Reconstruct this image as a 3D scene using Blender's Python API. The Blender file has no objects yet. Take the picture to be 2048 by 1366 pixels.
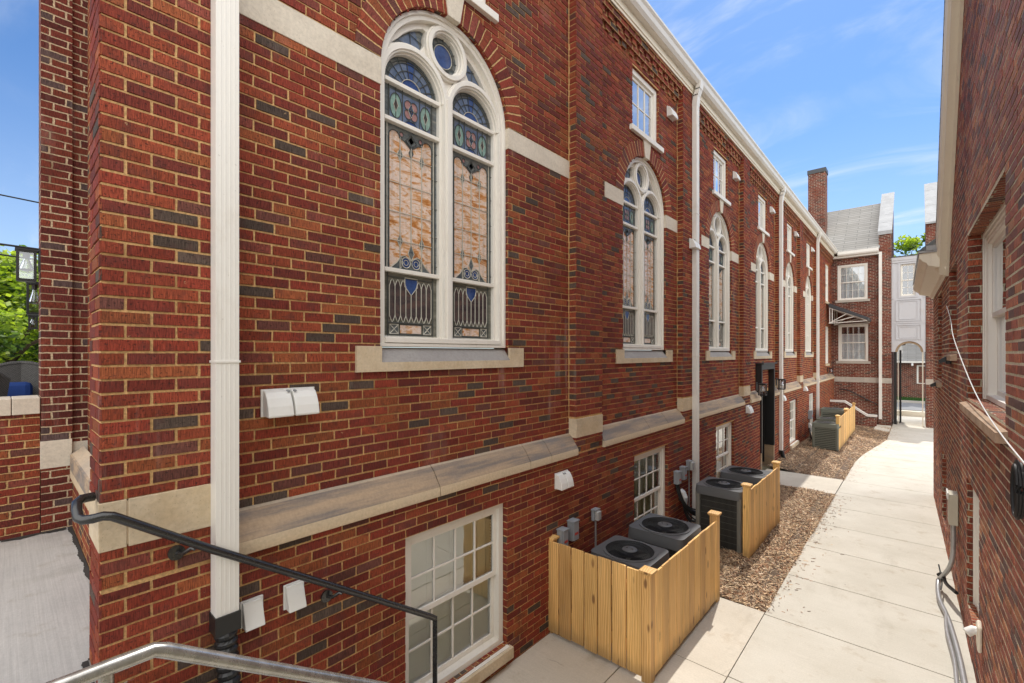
import bpy, bmesh, math, random
from mathutils import Vector, Matrix
from mathutils.geometry import tessellate_polygon
random.seed(7)
PI = math.pi
S = bpy.context.scene
COL = S.collection

# ------------------------------------------------------------------ materials
class NT:
    """small helper around one node tree"""
    def __init__(self, tree): self.t = tree; self.n = tree.nodes; self.l = tree.links
    def new(self, kind, **kw):
        nd = self.n.new(kind)
        for k, v in kw.items(): setattr(nd, k, v)
        return nd
    def put(self, sock, val):
        if val is None: return
        if hasattr(val, 'is_output'): self.l.new(val, sock)
        else: sock.default_value = val
    def m(self, op, a, b=None, c=None, clamp=False):
        nd = self.new('ShaderNodeMath', operation=op); nd.use_clamp = clamp
        self.put(nd.inputs[0], a); self.put(nd.inputs[1], b); self.put(nd.inputs[2], c)
        return nd.outputs[0]
    def mix(self, fac, a, b, blend='MIX'):
        nd = self.new('ShaderNodeMix', data_type='RGBA', blend_type=blend)
        self.put(nd.inputs[0], fac); self.put(nd.inputs[6], a); self.put(nd.inputs[7], b)
        return nd.outputs[2]
    def ramp(self, fac, stops, mode='LINEAR'):
        nd = self.new('ShaderNodeValToRGB'); cr = nd.color_ramp; cr.interpolation = mode
        while len(cr.elements) < len(stops): cr.elements.new(0.5)
        for e, (p, c) in zip(cr.elements, stops):
            e.position = p; e.color = c if len(c) == 4 else (*c, 1)
        self.put(nd.inputs[0], fac); return nd.outputs[0]
    def noise(self, vec, scale, detail=3, rough=.55, dist=0, out=0):
        nd = self.new('ShaderNodeTexNoise'); self.put(nd.inputs['Vector'], vec)
        nd.inputs['Scale'].default_value = scale; nd.inputs['Detail'].default_value = detail
        nd.inputs['Roughness'].default_value = rough; nd.inputs['Distortion'].default_value = dist
        return nd.outputs[out]
    def mapping(self, vec, scale=(1, 1, 1), rot=(0, 0, 0), loc=(0, 0, 0)):
        nd = self.new('ShaderNodeMapping'); self.put(nd.inputs[0], vec)
        nd.inputs['Scale'].default_value = scale; nd.inputs['Rotation'].default_value = rot
        nd.inputs['Location'].default_value = loc
        return nd.outputs[0]
    def range(self, v, a, b, c=0., d=1., smooth=True):
        nd = self.new('ShaderNodeMapRange'); nd.interpolation_type = 'SMOOTHSTEP' if smooth else 'LINEAR'
        self.put(nd.inputs[0], v)
        for i, q in enumerate((a, b, c, d)): nd.inputs[i+1].default_value = q
        return nd.outputs[0]
    def comb(self, x, y, z=0.):
        nd = self.new('ShaderNodeCombineXYZ')
        for s, v in zip(nd.inputs, (x, y, z)): self.put(s, v)
        return nd.outputs[0]
    def bump(self, h, strength=.5, dist=.01, normal=None):
        nd = self.new('ShaderNodeBump'); nd.inputs['Strength'].default_value = strength
        nd.inputs['Distance'].default_value = dist; self.put(nd.inputs['Height'], h)
        if normal is not None: self.put(nd.inputs['Normal'], normal)
        return nd.outputs[0]

def mat(name):
    m = bpy.data.materials.new(name); m.use_nodes = True
    t = NT(m.node_tree); b = m.node_tree.nodes['Principled BSDF']
    return m, t, b
def rgb(*c): return (*c, 1)

def brick_mat(name, stops, mortar, bdist=.018, L=.205, Hc=.0672, joint=.0049, stagger=.5, bumps=.6, rough=.8, spec=.2, scratch=1., weather=.7, seed=0., mvar=.35):
    m, t, b = mat(name)
    uv = t.new('ShaderNodeTexCoord').outputs['UV']
    sp = t.new('ShaderNodeSeparateXYZ'); t.put(sp.inputs[0], uv)
    wob = t.new('ShaderNodeSeparateColor'); t.put(wob.inputs[0], t.noise(uv, 23, 3, .6, 0, 1))
    u = t.m('ADD', sp.outputs[0], t.m('MULTIPLY', t.m('SUBTRACT', wob.outputs[0], .5), .014))
    v = t.m('ADD', sp.outputs[1], t.m('MULTIPLY', t.m('SUBTRACT', wob.outputs[1], .5), .012))
    row = t.m('FLOOR', t.m('DIVIDE', v, Hc))
    par = t.m('FLOORED_MODULO', row, 2.)
    jit = t.new('ShaderNodeTexWhiteNoise', noise_dimensions='1D'); t.put(jit.inputs['W'], t.m('ADD', row, .37+seed))
    uu = t.m('ADD', t.m('DIVIDE', u, L), t.m('ADD', t.m('MULTIPLY', par, stagger), t.m('MULTIPLY', t.m('SUBTRACT', jit.outputs[0], .5), .16 if stagger else 0.)))
    col = t.m('FLOOR', uu)
    fu = t.m('SUBTRACT', uu, col); fv = t.m('SUBTRACT', t.m('DIVIDE', v, Hc), row)
    du = t.m('MULTIPLY', t.m('MINIMUM', fu, t.m('SUBTRACT', 1., fu)), L)
    dv = t.m('MULTIPLY', t.m('MINIMUM', fv, t.m('SUBTRACT', 1., fv)), Hc)
    du = t.m('SUBTRACT', du, .0015) if stagger else t.m('ADD', du, .006)
    d = t.m('MINIMUM', du, dv)
    # rounded corner
    wn = t.new('ShaderNodeTexWhiteNoise', noise_dimensions='3D'); t.put(wn.inputs['Vector'], t.comb(col, row, seed))
    wc = t.new('ShaderNodeSeparateColor'); t.put(wc.inputs[0], wn.outputs['Color'])
    d = t.m('ADD', d, t.m('MULTIPLY', t.m('SUBTRACT', wc.outputs[2], .5), .003))
    mask = t.range(d, joint-.0015, joint+.0018)
    base = t.ramp(wc.outputs[0], stops, 'CONSTANT')
    val = t.m('ADD', .8, t.m('MULTIPLY', wc.outputs[1], .38))
    base = t.mix(1., base, t.comb(val, val, val), 'MULTIPLY')
    # drag marks of the wire-cut face, running up the brick
    sc = t.noise(t.mapping(uv, (260, 18, 1)), 1., 2, .6)
    fine = t.noise(uv, 190, 2, .6)
    k = t.m('ADD', t.m('MULTIPLY', t.range(sc, .3, .7), .8*scratch), 1.-.45*scratch)
    k = t.m('MULTIPLY', k, t.m('ADD', .8, t.m('MULTIPLY', fine, .4)))
    base = t.mix(1., base, t.comb(k, k, k), 'MULTIPLY')
    pit = t.range(t.noise(uv, 85, 2, .5), .6, .69)
    base = t.mix(t.m('MULTIPLY', pit, .7), base, rgb(.03, .02, .018))
    # dark rim along the brick edges
    rim = t.range(d, joint+.001, joint+.006, .72, 1.)
    base = t.mix(1., base, t.comb(rim, rim, rim), 'MULTIPLY')
    mo_n = t.noise(uv, 60, 3, .6)
    mort = t.mix(t.range(mo_n, .3, .75), rgb(*[c*(1-mvar) for c in mortar]), rgb(*[min(.8, c*(1+mvar*.6)) for c in mortar]))
    mort = t.mix(t.range(t.noise(uv, 1.7, 3, .6), .48, .68), mort, rgb(mortar[0]*.45, mortar[1]*.38, mortar[2]*.34))
    colr = t.mix(mask, mort, base)
    # weather: large soft dirt and pale bloom
    w1 = t.noise(uv, .9, 4, .6)
    colr = t.mix(t.m('MULTIPLY', t.range(w1, .52, .75), .45*weather), colr, rgb(.05, .03, .028))
    w2 = t.noise(t.mapping(uv, (2.2, .7, 1), loc=(3.1+seed, 1.7, 0)), 1., 4, .65)
    colr = t.mix(t.m('MULTIPLY', t.range(w2, .6, .8), .3*weather), colr, rgb(.55, .47, .42))
    w3 = t.noise(t.mapping(uv, (5.5, .35, 1), loc=(seed*1.3, 0, 0)), 1., 4, .65)
    colr = t.mix(t.m('MULTIPLY', t.range(w3, .56, .76), .42*weather), colr, rgb(.045, .028, .024))
    w4 = t.noise(t.mapping(uv, (7., .5, 1), loc=(7.7+seed, 2.2, 0)), 1., 4, .65); w5 = t.noise(uv, .55, 2, .5)
    colr = t.mix(t.m('MULTIPLY', t.m('MULTIPLY', t.range(w4, .55, .75), t.range(w5, .5, .62)), .45*weather), colr, rgb(.62, .52, .46))
    t.put(b.inputs['Base Color'], colr)
    b.inputs['Roughness'].default_value = rough
    b.inputs['Specular IOR Level'].default_value = spec
    h = t.m('ADD', t.m('MULTIPLY', mask, 1.), t.m('ADD', t.m('MULTIPLY', sc, .22*scratch), t.m('MULTIPLY', fine, .16)))
    h = t.m('SUBTRACT', h, t.m('MULTIPLY', pit, .3))
    t.put(b.inputs['Normal'], t.bump(h, bumps, bdist))
    return m

RED = [(0, (.25, .044, .025)), (.17, (.285, .062, .029)), (.32, (.205, .038, .025)), (.48, (.26, .052, .027)), (.62, (.17, .036, .026)),
       (.74, (.31, .088, .035)), (.85, (.1, .07, .055)), (.91, (.15, .055, .042)), (.95, (.235, .06, .042))]
RED2 = [(0, (.18, .041, .028)), (.2, (.23, .06, .035)), (.4, (.14, .036, .026)), (.6, (.2, .049, .031)), (.88, (.1, .045, .036))]
BROWN = [(0, (0.345, 0.086, 0.048)), (.2, (0.425, 0.115, 0.057)), (.38, (0.241, 0.067, 0.044)), (.55, (0.380, 0.092, 0.052)), (.7, (0.483, 0.161, 0.069)), (.82, (0.172, 0.076, 0.061)), (.93, (0.517, 0.196, 0.098))]
TAN = (.64, .40, .18)
M = {}
M['brick'] = brick_mat('church_brick', RED, TAN, bumps=.75)
M['arch_brick'] = brick_mat('arch_brick', RED, TAN, stagger=0., weather=.2, seed=4., L=.215)
M['brick_dark'] = brick_mat('tower_brick', [(0, (.17, .036, .024)), (.3, (.12, .028, .022)), (.6, (.2, .045, .026)), (.86, (.11, .07, .065))], (.6, .46, .3), seed=2., bumps=.6)
M['brick_wing'] = brick_mat('wing_brick', RED2, (.52, .43, .33), seed=9., bumps=.5, weather=.3, joint=.0058)
M['brick_right'] = brick_mat('neighbour_brick', BROWN, (.78, .64, .47), seed=5., bdist=.045, bumps=1., rough=.7, spec=.25, scratch=1.2, weather=.25)

def brick_face_mat(name, stops, rough=.8, spec=.2, weather=.7, seed=0., scratch=1., bdist=.012):
    m, t, b = mat(name)
    uv = t.new('ShaderNodeTexCoord').outputs['UV']; rnd_ = t.new('ShaderNodeNewGeometry').outputs['Random Per Island']
    wn = t.new('ShaderNodeTexWhiteNoise', noise_dimensions='1D'); t.put(wn.inputs['W'], t.m('MULTIPLY', rnd_, 91.7))
    base = t.ramp(rnd_, stops, 'CONSTANT')
    val = t.m('ADD', .78, t.m('MULTIPLY', wn.outputs['Value'], .42)); base = t.mix(1., base, t.comb(val, val, val), 'MULTIPLY')
    sc = t.noise(t.mapping(uv, (260, 18, 1)), 1., 2, .6); fine = t.noise(uv, 190, 2, .6)
    k = t.m('ADD', t.m('MULTIPLY', t.range(sc, .3, .7), .8*scratch), 1.-.45*scratch)
    k = t.m('MULTIPLY', k, t.m('ADD', .8, t.m('MULTIPLY', fine, .4))); base = t.mix(1., base, t.comb(k, k, k), 'MULTIPLY')
    pit = t.range(t.noise(uv, 85, 2, .5), .6, .69); base = t.mix(t.m('MULTIPLY', pit, .65), base, rgb(.03, .02, .018))
    flash = t.range(t.noise(uv, 9, 3, .6), .5, .7); base = t.mix(t.m('MULTIPLY', flash, .45), base, rgb(.09, .035, .03))
    colr = base
    for q, lo, hi, f, c in ((t.noise(uv, .9, 4, .6), .52, .75, .45, (.05, .03, .026)), (t.noise(t.mapping(uv, (2.2, .7, 1), loc=(3.1+seed, 1.7, 0)), 1., 4, .65), .62, .82, .25, (.55, .45, .4)),
                            (t.noise(t.mapping(uv, (5.5, .35, 1), loc=(seed*1.3, 0, 0)), 1., 4, .65), .56, .76, .42, (.045, .026, .022))):
        colr = t.mix(t.m('MULTIPLY', t.range(q, lo, hi), f*weather), colr, rgb(*c))
    w4 = t.noise(t.mapping(uv, (7., .5, 1), loc=(7.7+seed, 2.2, 0)), 1., 4, .65); w5 = t.noise(uv, .55, 2, .5)
    colr = t.mix(t.m('MULTIPLY', t.m('MULTIPLY', t.range(w4, .55, .75), t.range(w5, .5, .62)), .45*weather), colr, rgb(.62, .52, .46))
    smear = t.range(t.noise(uv, 16, 4, .7), .69, .73); colr = t.mix(t.m('MULTIPLY', smear, .6), colr, rgb(.6, .4, .22))
    t.put(b.inputs['Base Color'], colr); b.inputs['Roughness'].default_value = rough; b.inputs['Specular IOR Level'].default_value = spec
    t.put(b.inputs['Normal'], t.bump(t.m('SUBTRACT', t.m('ADD', t.m('MULTIPLY', sc, .35*scratch), t.m('MULTIPLY', fine, .3)), t.m('MULTIPLY', pit, .45)), .8, bdist))
    return m
def mortar_mat(name, c):
    m, t, b = mat(name); uv = t.new('ShaderNodeTexCoord').outputs['UV']
    n = t.noise(uv, 60, 3, .6); cc = t.mix(t.range(n, .3, .75), rgb(*[q*.7 for q in c]), rgb(*[min(.8, q*1.2) for q in c]))
    cc = t.mix(t.m('MULTIPLY', t.range(t.noise(uv, 1.7, 3, .6), .5, .7), .75), cc, rgb(c[0]*.5, c[1]*.43, c[2]*.37))
    t.put(b.inputs['Base Color'], cc); b.inputs['Roughness'].default_value = .95; b.inputs['Specular IOR Level'].default_value = .1
    t.put(b.inputs['Normal'], t.bump(t.noise(uv, 130, 3), .6, .006)); return m
M['brick_face'] = brick_face_mat('church_brick_face', RED)
M['mortar'] = mortar_mat('church_mortar', (.66, .42, .19))
M['brick_face_right'] = brick_face_mat('neighbour_brick_face', [(p, (c[0]*.92, c[1]*1.06, c[2]*1.12)) for p, c in BROWN], .7, .3, .25, 5., 1.25, .02)
M['mortar_right'] = mortar_mat('neighbour_mortar', (.8, .68, .5))

def stone_mat(name, c1, c2, streak=.5, rough=.85, dirt=(.22, .2, .19)):
    m, t, b = mat(name)
    g = t.new('ShaderNodeTexCoord').outputs['Object']
    n1 = t.noise(g, 3.3, 5, .65); n2 = t.noise(g, 45, 3, .6); n3 = t.noise(t.mapping(g, (1.3, 1.3, 5)), 1.6, 4, .6)
    c = t.mix(t.range(n1, .3, .72), rgb(*c1), rgb(*c2))
    c = t.mix(t.m('MULTIPLY', t.range(n3, .5, .72), streak), c, rgb(*dirt))
    v = t.m('ADD', .78, t.m('MULTIPLY', n2, .42))
    c = t.mix(1., c, t.comb(v, v, v), 'MULTIPLY')
    pit = t.range(t.noise(g, 130, 2, .5), .66, .74)
    c = t.mix(t.m('MULTIPLY', pit, .4), c, rgb(.12, .09, .06))
    b.inputs['Specular IOR Level'].default_value = .12
    t.put(b.inputs['Base Color'], c); b.inputs['Roughness'].default_value = rough
    t.put(b.inputs['Normal'], t.bump(t.m('SUBTRACT', n2, t.m('MULTIPLY', pit, .5)), .35, .006))
    return m
M['stone'] = stone_mat('limestone', (.55, .43, .28), (.66, .55, .4), .25)
M['stone_pale'] = stone_mat('pale_limestone', (.62, .55, .45), (.7, .63, .52), .22, dirt=(.42, .36, .28))
M['stone_wt'] = stone_mat('weathered_limestone', (.42, .31, .2), (.5, .4, .29), .8, dirt=(.23, .2, .18))
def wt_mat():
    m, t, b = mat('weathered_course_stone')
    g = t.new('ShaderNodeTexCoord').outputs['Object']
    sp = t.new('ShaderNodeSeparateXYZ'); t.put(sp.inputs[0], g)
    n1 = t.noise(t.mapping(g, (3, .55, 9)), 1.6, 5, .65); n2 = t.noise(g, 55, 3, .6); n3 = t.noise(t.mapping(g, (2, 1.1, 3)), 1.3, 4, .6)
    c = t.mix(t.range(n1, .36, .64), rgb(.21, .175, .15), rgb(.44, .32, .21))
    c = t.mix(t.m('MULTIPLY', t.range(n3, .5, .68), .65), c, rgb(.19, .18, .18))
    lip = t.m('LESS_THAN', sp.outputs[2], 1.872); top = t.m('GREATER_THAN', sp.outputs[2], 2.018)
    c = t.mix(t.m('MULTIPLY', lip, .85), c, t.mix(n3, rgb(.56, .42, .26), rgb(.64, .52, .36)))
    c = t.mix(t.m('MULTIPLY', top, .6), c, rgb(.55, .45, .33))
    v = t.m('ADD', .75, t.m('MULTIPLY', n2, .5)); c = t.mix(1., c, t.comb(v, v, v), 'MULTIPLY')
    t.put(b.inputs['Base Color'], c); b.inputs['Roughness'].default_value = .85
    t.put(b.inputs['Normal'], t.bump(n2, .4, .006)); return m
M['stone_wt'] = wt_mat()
M['sill_brick'] = stone_mat('sill_brick', (.4, .27, .18), (.52, .39, .28), .4)
M['stone_wash'] = stone_mat('grey_sill_wash', (.3, .28, .27), (.36, .34, .32), .3)
M['stone_wing'] = stone_mat('grey_band_stone', (.45, .4, .34), (.54, .48, .41), .25)
M['metal_coping'] = stone_mat('pale_metal_coping', (.36, .365, .37), (.44, .445, .45), .35, .95, (.4, .4, .39))

def paint_mat(name, c, rough=.5, dirt=.3, dc=(.45, .36, .25)):
    m, t, b = mat(name)
    g = t.new('ShaderNodeTexCoord').outputs['Object']
    n = t.noise(g, 2.6, 5, .65); n2 = t.noise(t.mapping(g, (14, 14, 1.5)), 1., 4, .6); f = t.noise(g, 90, 2, .5)
    cc = t.mix(t.m('MULTIPLY', t.range(n, .5, .8), dirt), rgb(*c), rgb(*dc))
    cc = t.mix(t.m('MULTIPLY', t.range(n2, .56, .78), dirt*.8), cc, rgb(*dc))
    fleck = t.range(t.noise(g, 38, 3, .6), .68, .73)
    cc = t.mix(t.m('MULTIPLY', fleck, dirt*.9), cc, rgb(.3, .25, .2))
    t.put(b.inputs['Base Color'], cc); b.inputs['Roughness'].default_value = rough
    t.put(b.inputs['Normal'], t.bump(f, .08, .003))
    return m
M['white'] = paint_mat('cream_white_paint', (.8, .765, .695), .5, .22)
M['gutter'] = paint_mat('gutter_paint', (.8, .775, .72), .4, .3)
M['cream'] = paint_mat('cream_paint', (.8, .73, .59), .5, .22)
M['vent'] = paint_mat('white_plastic', (.78, .77, .73), .4, .18)
M['panel'] = paint_mat('white_panel_paint', (.56, .56, .58), .5, .3)

def wood_mat(name, a, b2):
    m, t, b = mat(name)
    uv = t.new('ShaderNodeTexCoord').outputs['UV']
    kn = t.noise(t.mapping(uv, (5, 1.4, 1)), 1., 2, .5)
    w = t.mapping(uv, (1, .06, 1))
    wv = t.new('ShaderNodeTexWave', wave_type='BANDS', bands_direction='X', wave_profile='SAW')
    t.put(wv.inputs['Vector'], t.mix(.06, w, t.noise(t.mapping(uv, (6, 1.6, 1)), 1., 2, .5, 0, 1)))
    wv.inputs['Scale'].default_value = 14; wv.inputs['Distortion'].default_value = 2.4; wv.inputs['Detail'].default_value = 2
    wv.inputs['Detail Scale'].default_value = 2.2
    st = t.noise(t.mapping(uv, (140, 3, 1)), 1., 3, .6)
    c = t.mix(wv.outputs['Fac'], rgb(*a), rgb(*b2))
    c = t.mix(t.m('MULTIPLY', t.range(st, .35, .75), .42), c, rgb(a[0]*.62, a[1]*.55, a[2]*.45))
    big = t.noise(t.mapping(uv, (3.1, .35, 1)), 1., 2, .5)
    c = t.mix(1., c, t.ramp(big, [(.3, (.7, .66, .6)), (.7, (1.2, 1.18, 1.15))]), 'MULTIPLY')
    vor = t.new('ShaderNodeTexVoronoi', feature='F1'); t.put(vor.inputs['Vector'], t.mapping(uv, (9, 3.2, 1))); vor.inputs['Scale'].default_value = 1.
    knot = t.m('MULTIPLY', t.range(vor.outputs['Distance'], .09, .2, 1., 0.), t.range(kn, .43, .5))
    c = t.mix(t.m('MULTIPLY', knot, .85), c, rgb(.16, .065, .02))
    oi = t.new('ShaderNodeObjectInfo'); k = t.m('ADD', .98, t.m('MULTIPLY', oi.outputs['Random'], .36)); c = t.mix(1., c, t.comb(k, t.m('MULTIPLY', k, t.m('ADD', .95, t.m('MULTIPLY', oi.outputs['Random'], .06))), k), 'MULTIPLY')
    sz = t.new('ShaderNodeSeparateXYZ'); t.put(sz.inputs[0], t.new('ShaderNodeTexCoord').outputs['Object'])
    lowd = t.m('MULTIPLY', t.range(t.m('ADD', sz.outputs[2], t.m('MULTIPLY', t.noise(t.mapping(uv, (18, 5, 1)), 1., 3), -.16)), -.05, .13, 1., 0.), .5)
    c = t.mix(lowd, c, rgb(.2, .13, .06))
    c = t.mix(t.m('MULTIPLY', t.range(t.noise(t.mapping(uv, (22, 1.1, 1)), 1., 4, .7), .55, .75), .4), c, rgb(.3, .22, .13))
    t.put(b.inputs['Base Color'], c); b.inputs['Roughness'].default_value = .62
    t.put(b.inputs['Normal'], t.bump(st, .25, .003))
    return m
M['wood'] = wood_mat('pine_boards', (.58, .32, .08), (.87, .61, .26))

def conc_mat(name, c1, c2, broom=0., stain=.4, rot=0.):
    m, t, b = mat(name)
    g = t.new('ShaderNodeTexCoord').outputs['Object']
    n1 = t.noise(g, 1.1, 5, .6); n2 = t.noise(g, 70, 3, .65); n3 = t.noise(t.mapping(g, (.9, .35, 1)), 2.3, 5, .65)
    c = t.mix(t.range(n1, .3, .7), rgb(*c1), rgb(*c2))
    c = t.mix(t.m('MULTIPLY', t.range(n3, .55, .75), stain), c, rgb(c1[0]*.6, c1[1]*.56, c1[2]*.5))
    v = t.m('ADD', .84, t.m('MULTIPLY', n2, .32)); c = t.mix(1., c, t.comb(v, v, v), 'MULTIPLY')
    br = t.noise(t.mapping(g, (2, 110, 1), (0, 0, rot)), 1., 2, .6)
    vb = t.m('ADD', 1-.25*broom, t.m('MULTIPLY', br, .5*broom)); c = t.mix(1., c, t.comb(vb, vb, vb), 'MULTIPLY')
    blo = t.noise(g, 3.7, 6, .7); c = t.mix(t.m('MULTIPLY', t.range(blo, .55, .7), .42), c, rgb(c1[0]*.72, c1[1]*.62, c1[2]*.5))
    vc = t.new('ShaderNodeTexVoronoi', feature='DISTANCE_TO_EDGE'); t.put(vc.inputs['Vector'], t.mix(.12, g, t.noise(g, 2.5, 4, .6, 0, 1))); vc.inputs['Scale'].default_value = .55
    hair = t.m('MULTIPLY', t.range(vc.outputs['Distance'], .0012, .004, 1., 0.), t.range(t.noise(g, .8, 2), .6, .66)); c = t.mix(t.m('MULTIPLY', hair, .35), c, rgb(.15, .12, .1))
    spk = t.range(t.noise(g, 12, 4, .7), .70, .74); c = t.mix(t.m('MULTIPLY', spk, .5), c, rgb(.14, .12, .1))
    t.put(b.inputs['Base Color'], c); b.inputs['Roughness'].default_value = .9
    t.put(b.inputs['Normal'], t.bump(t.m('ADD', n2, t.m('MULTIPLY', br, broom)), .3, .004))
    return m
M['walk'] = conc_mat('sidewalk_concrete', (.5, .465, .395), (.57, .535, .465), .35, .3)
M['pad'] = conc_mat('pad_concrete', (.52, .47, .39), (.6, .545, .46), .4, .45)
M['landing'] = conc_mat('landing_concrete', (.42, .41, .39), (.5, .49, .46), .8, .3, 1.45)
M['street'] = conc_mat('street_asphalt', (.2, .2, .2), (.25, .25, .25), .1, .3)
M['tar'] = conc_mat('tar', (.03, .028, .026), (.05, .046, .042), .1, .2)
M['dirt'] = conc_mat('dirt', (.1, .065, .042), (.16, .11, .075), .1, .5)
M['groundmat'] = conc_mat('ground_dry', (.14, .12, .08), (.2, .17, .11), .1, .4)

def simple(name, c, rough=.5, metal=0., spec=.5, var=.25, scale=6., bump=.0):
    m, t, b = mat(name)
    g = t.new('ShaderNodeTexCoord').outputs['Object']
    n = t.noise(g, scale, 4, .6)
    v = t.m('ADD', 1-var*.5, t.m('MULTIPLY', n, var)); cc = t.mix(1., rgb(*c), t.comb(v, v, v), 'MULTIPLY')
    t.put(b.inputs['Base Color'], cc); b.inputs['Metallic'].default_value = metal
    t.put(b.inputs['Roughness'], t.m('ADD', rough-.06, t.m('MULTIPLY', n, .12))); b.inputs['Specular IOR Level'].default_value = spec
    if bump: t.put(b.inputs['Normal'], t.bump(t.noise(g, 40, 3), bump, .004))
    return m
M['rail'] = simple('glossy_black_rail', (.022, .021, .02), .26, .0, .7, .5, 30)
M['railworn'] = simple('worn_steel_rail', (.36, .35, .33), .27, .8, .6, 1.1, 26)
M['ac_top'] = simple('ac_shell_grey', (.12, .125, .13), .38, .0, .5, .2)
M['ac_side'] = simple('ac_grille', (.085, .085, .075), .5, .0, .4, .3)
M['ac_post'] = simple('ac_corner', (.2, .195, .17), .42, .0, .5, .25)
M['ac_green'] = simple('ac_green_grey', (.15, .16, .13), .5, .0, .4, .25)
M['ac_dark'] = simple('ac_inner_dark', (.012, .012, .013), .7)
M['black'] = simple('black_metal', (.014, .014, .014), .38, 0, .5, .4, 12)
M['cable'] = simple('cable_black', (.02, .02, .02), .5)
M['boxgrey'] = simple('box_grey', (.3, .32, .34), .45, 0, .5, .2)
M['conduit'] = simple('conduit_grey', (.42, .42, .42), .35, .5, .5, .3, 18)
M['clear'] = simple('clear_cover', (.42, .42, .4), .15, 0, .6)
M['beigebox'] = simple('beige_box', (.5, .46, .36), .5)
M['sticker'] = simple('warning_sticker', (.5, .06, .04), .5)
M['wicker'] = None
M['kick'] = stone_mat('weathered_kick_panel', (.33, .23, .14), (.42, .31, .2), .5)
M['shingle'] = None
M['cushion'] = simple('blue_cushion', (.02, .05, .19), .85, 0, .2, .5, 9, .3)
M['tree_bark'] = simple('bark', (.09, .065, .045), .9, 0, .2, .6, 14, .6)
M['dark_in'] = simple('dark_interior', (.02, .022, .022), .8)
M['awning'] = simple('dark_awning', (.05, .055, .062), .45, 0, .5, .3)
M['grass'] = simple('grass_blade', (.045, .11, .025), .8, 0, .2, .6, 9)
M['curtain'] = simple('white_curtain', (.88, .89, .93), .9, 0, .2, .15, 5)
M['blind'] = simple('blind_slats', (.86, .87, .66), .6, 0, .3, .15, 4)
M['bulb'] = simple('bulb_glass', (.45, .36, .25), .15, 0, .6)

def shingle():
    m, t, b = mat('grey_shingles')
    uv = t.new('ShaderNodeTexCoord').outputs['UV']
    br = t.new('ShaderNodeTexBrick'); t.put(br.inputs['Vector'], uv)
    br.inputs['Color1'].default_value = rgb(.25, .24, .22); br.inputs['Color2'].default_value = rgb(.31, .3, .28); br.inputs['Mortar'].default_value = rgb(.12, .12, .115)
    br.inputs['Scale'].default_value = 1.; br.inputs['Brick Width'].default_value = .9; br.inputs['Row Height'].default_value = .13; br.inputs['Mortar Size'].default_value = .012
    br.inputs['Mortar Smooth'].default_value = .2
    n = t.noise(uv, 3, 5, .7); n2 = t.noise(uv, 60, 2, .6)
    c = t.mix(t.m('MULTIPLY', t.range(n, .4, .75), .5), br.outputs['Color'], rgb(.2, .19, .175))
    v = t.m('ADD', .7, t.m('MULTIPLY', n2, .6)); c = t.mix(1., c, t.comb(v, v, v), 'MULTIPLY')
    t.put(b.inputs['Base Color'], c); b.inputs['Roughness'].default_value = .9
    t.put(b.inputs['Normal'], t.bump(br.outputs['Fac'], -.5, .01))
    return m
M['shingle'] = shingle()
def wicker():
    m, t, b = mat('grey_wicker')
    uv = t.new('ShaderNodeTexCoord').outputs['Object']
    w = t.new('ShaderNodeTexChecker'); t.put(w.inputs['Vector'], uv); w.inputs['Scale'].default_value = 120
    n = t.noise(uv, 70, 2)
    c = t.mix(w.outputs['Fac'], rgb(.045, .043, .04), rgb(.15, .14, .13)); c = t.mix(.3, c, t.comb(n, n, n), 'MULTIPLY')
    t.put(b.inputs['Base Color'], c); b.inputs['Roughness'].default_value = .7
    t.put(b.inputs['Normal'], t.bump(w.outputs['Fac'], .6, .006)); return m
M['wicker'] = wicker()

def glass_mat(name, tint=(.9, .95, .93), base_refl=.08, rough=.02):
    """clear window glass: see-through with a mirror share that grows at grazing angles"""
    m, t, b = mat(name); t.n.remove(b)
    out = t.n['Material Output']
    tr = t.new('ShaderNodeBsdfTransparent'); tr.inputs[0].default_value = rgb(*tint)
    gl = t.new('ShaderNodeBsdfGlossy'); gl.inputs['Roughness'].default_value = rough; gl.inputs[0].default_value = rgb(.95, .97, 1)
    g = t.new('ShaderNodeTexCoord').outputs['Object']
    t.put(gl.inputs['Normal'], t.bump(t.noise(g, 3.5, 2), .035, .02))
    fr = t.new('ShaderNodeFresnel'); fr.inputs[0].default_value = 1.5
    mx = t.new('ShaderNodeMixShader'); t.put(mx.inputs[0], t.m('ADD', t.m('MULTIPLY', fr.outputs[0], 1.3), base_refl, clamp=True))
    t.l.new(tr.outputs[0], mx.inputs[1]); t.l.new(gl.outputs[0], mx.inputs[2]); t.l.new(mx.outputs[0], out.inputs[0])
    return m
M['glass'] = glass_mat('window_glass', (.9, .95, .93), .2)
M['glass_sky'] = glass_mat('upper_window_glass', (.75, .82, .85), .5)
M['glass_lamp'] = glass_mat('lantern_glass', (.9, .92, .95), .12)

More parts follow.
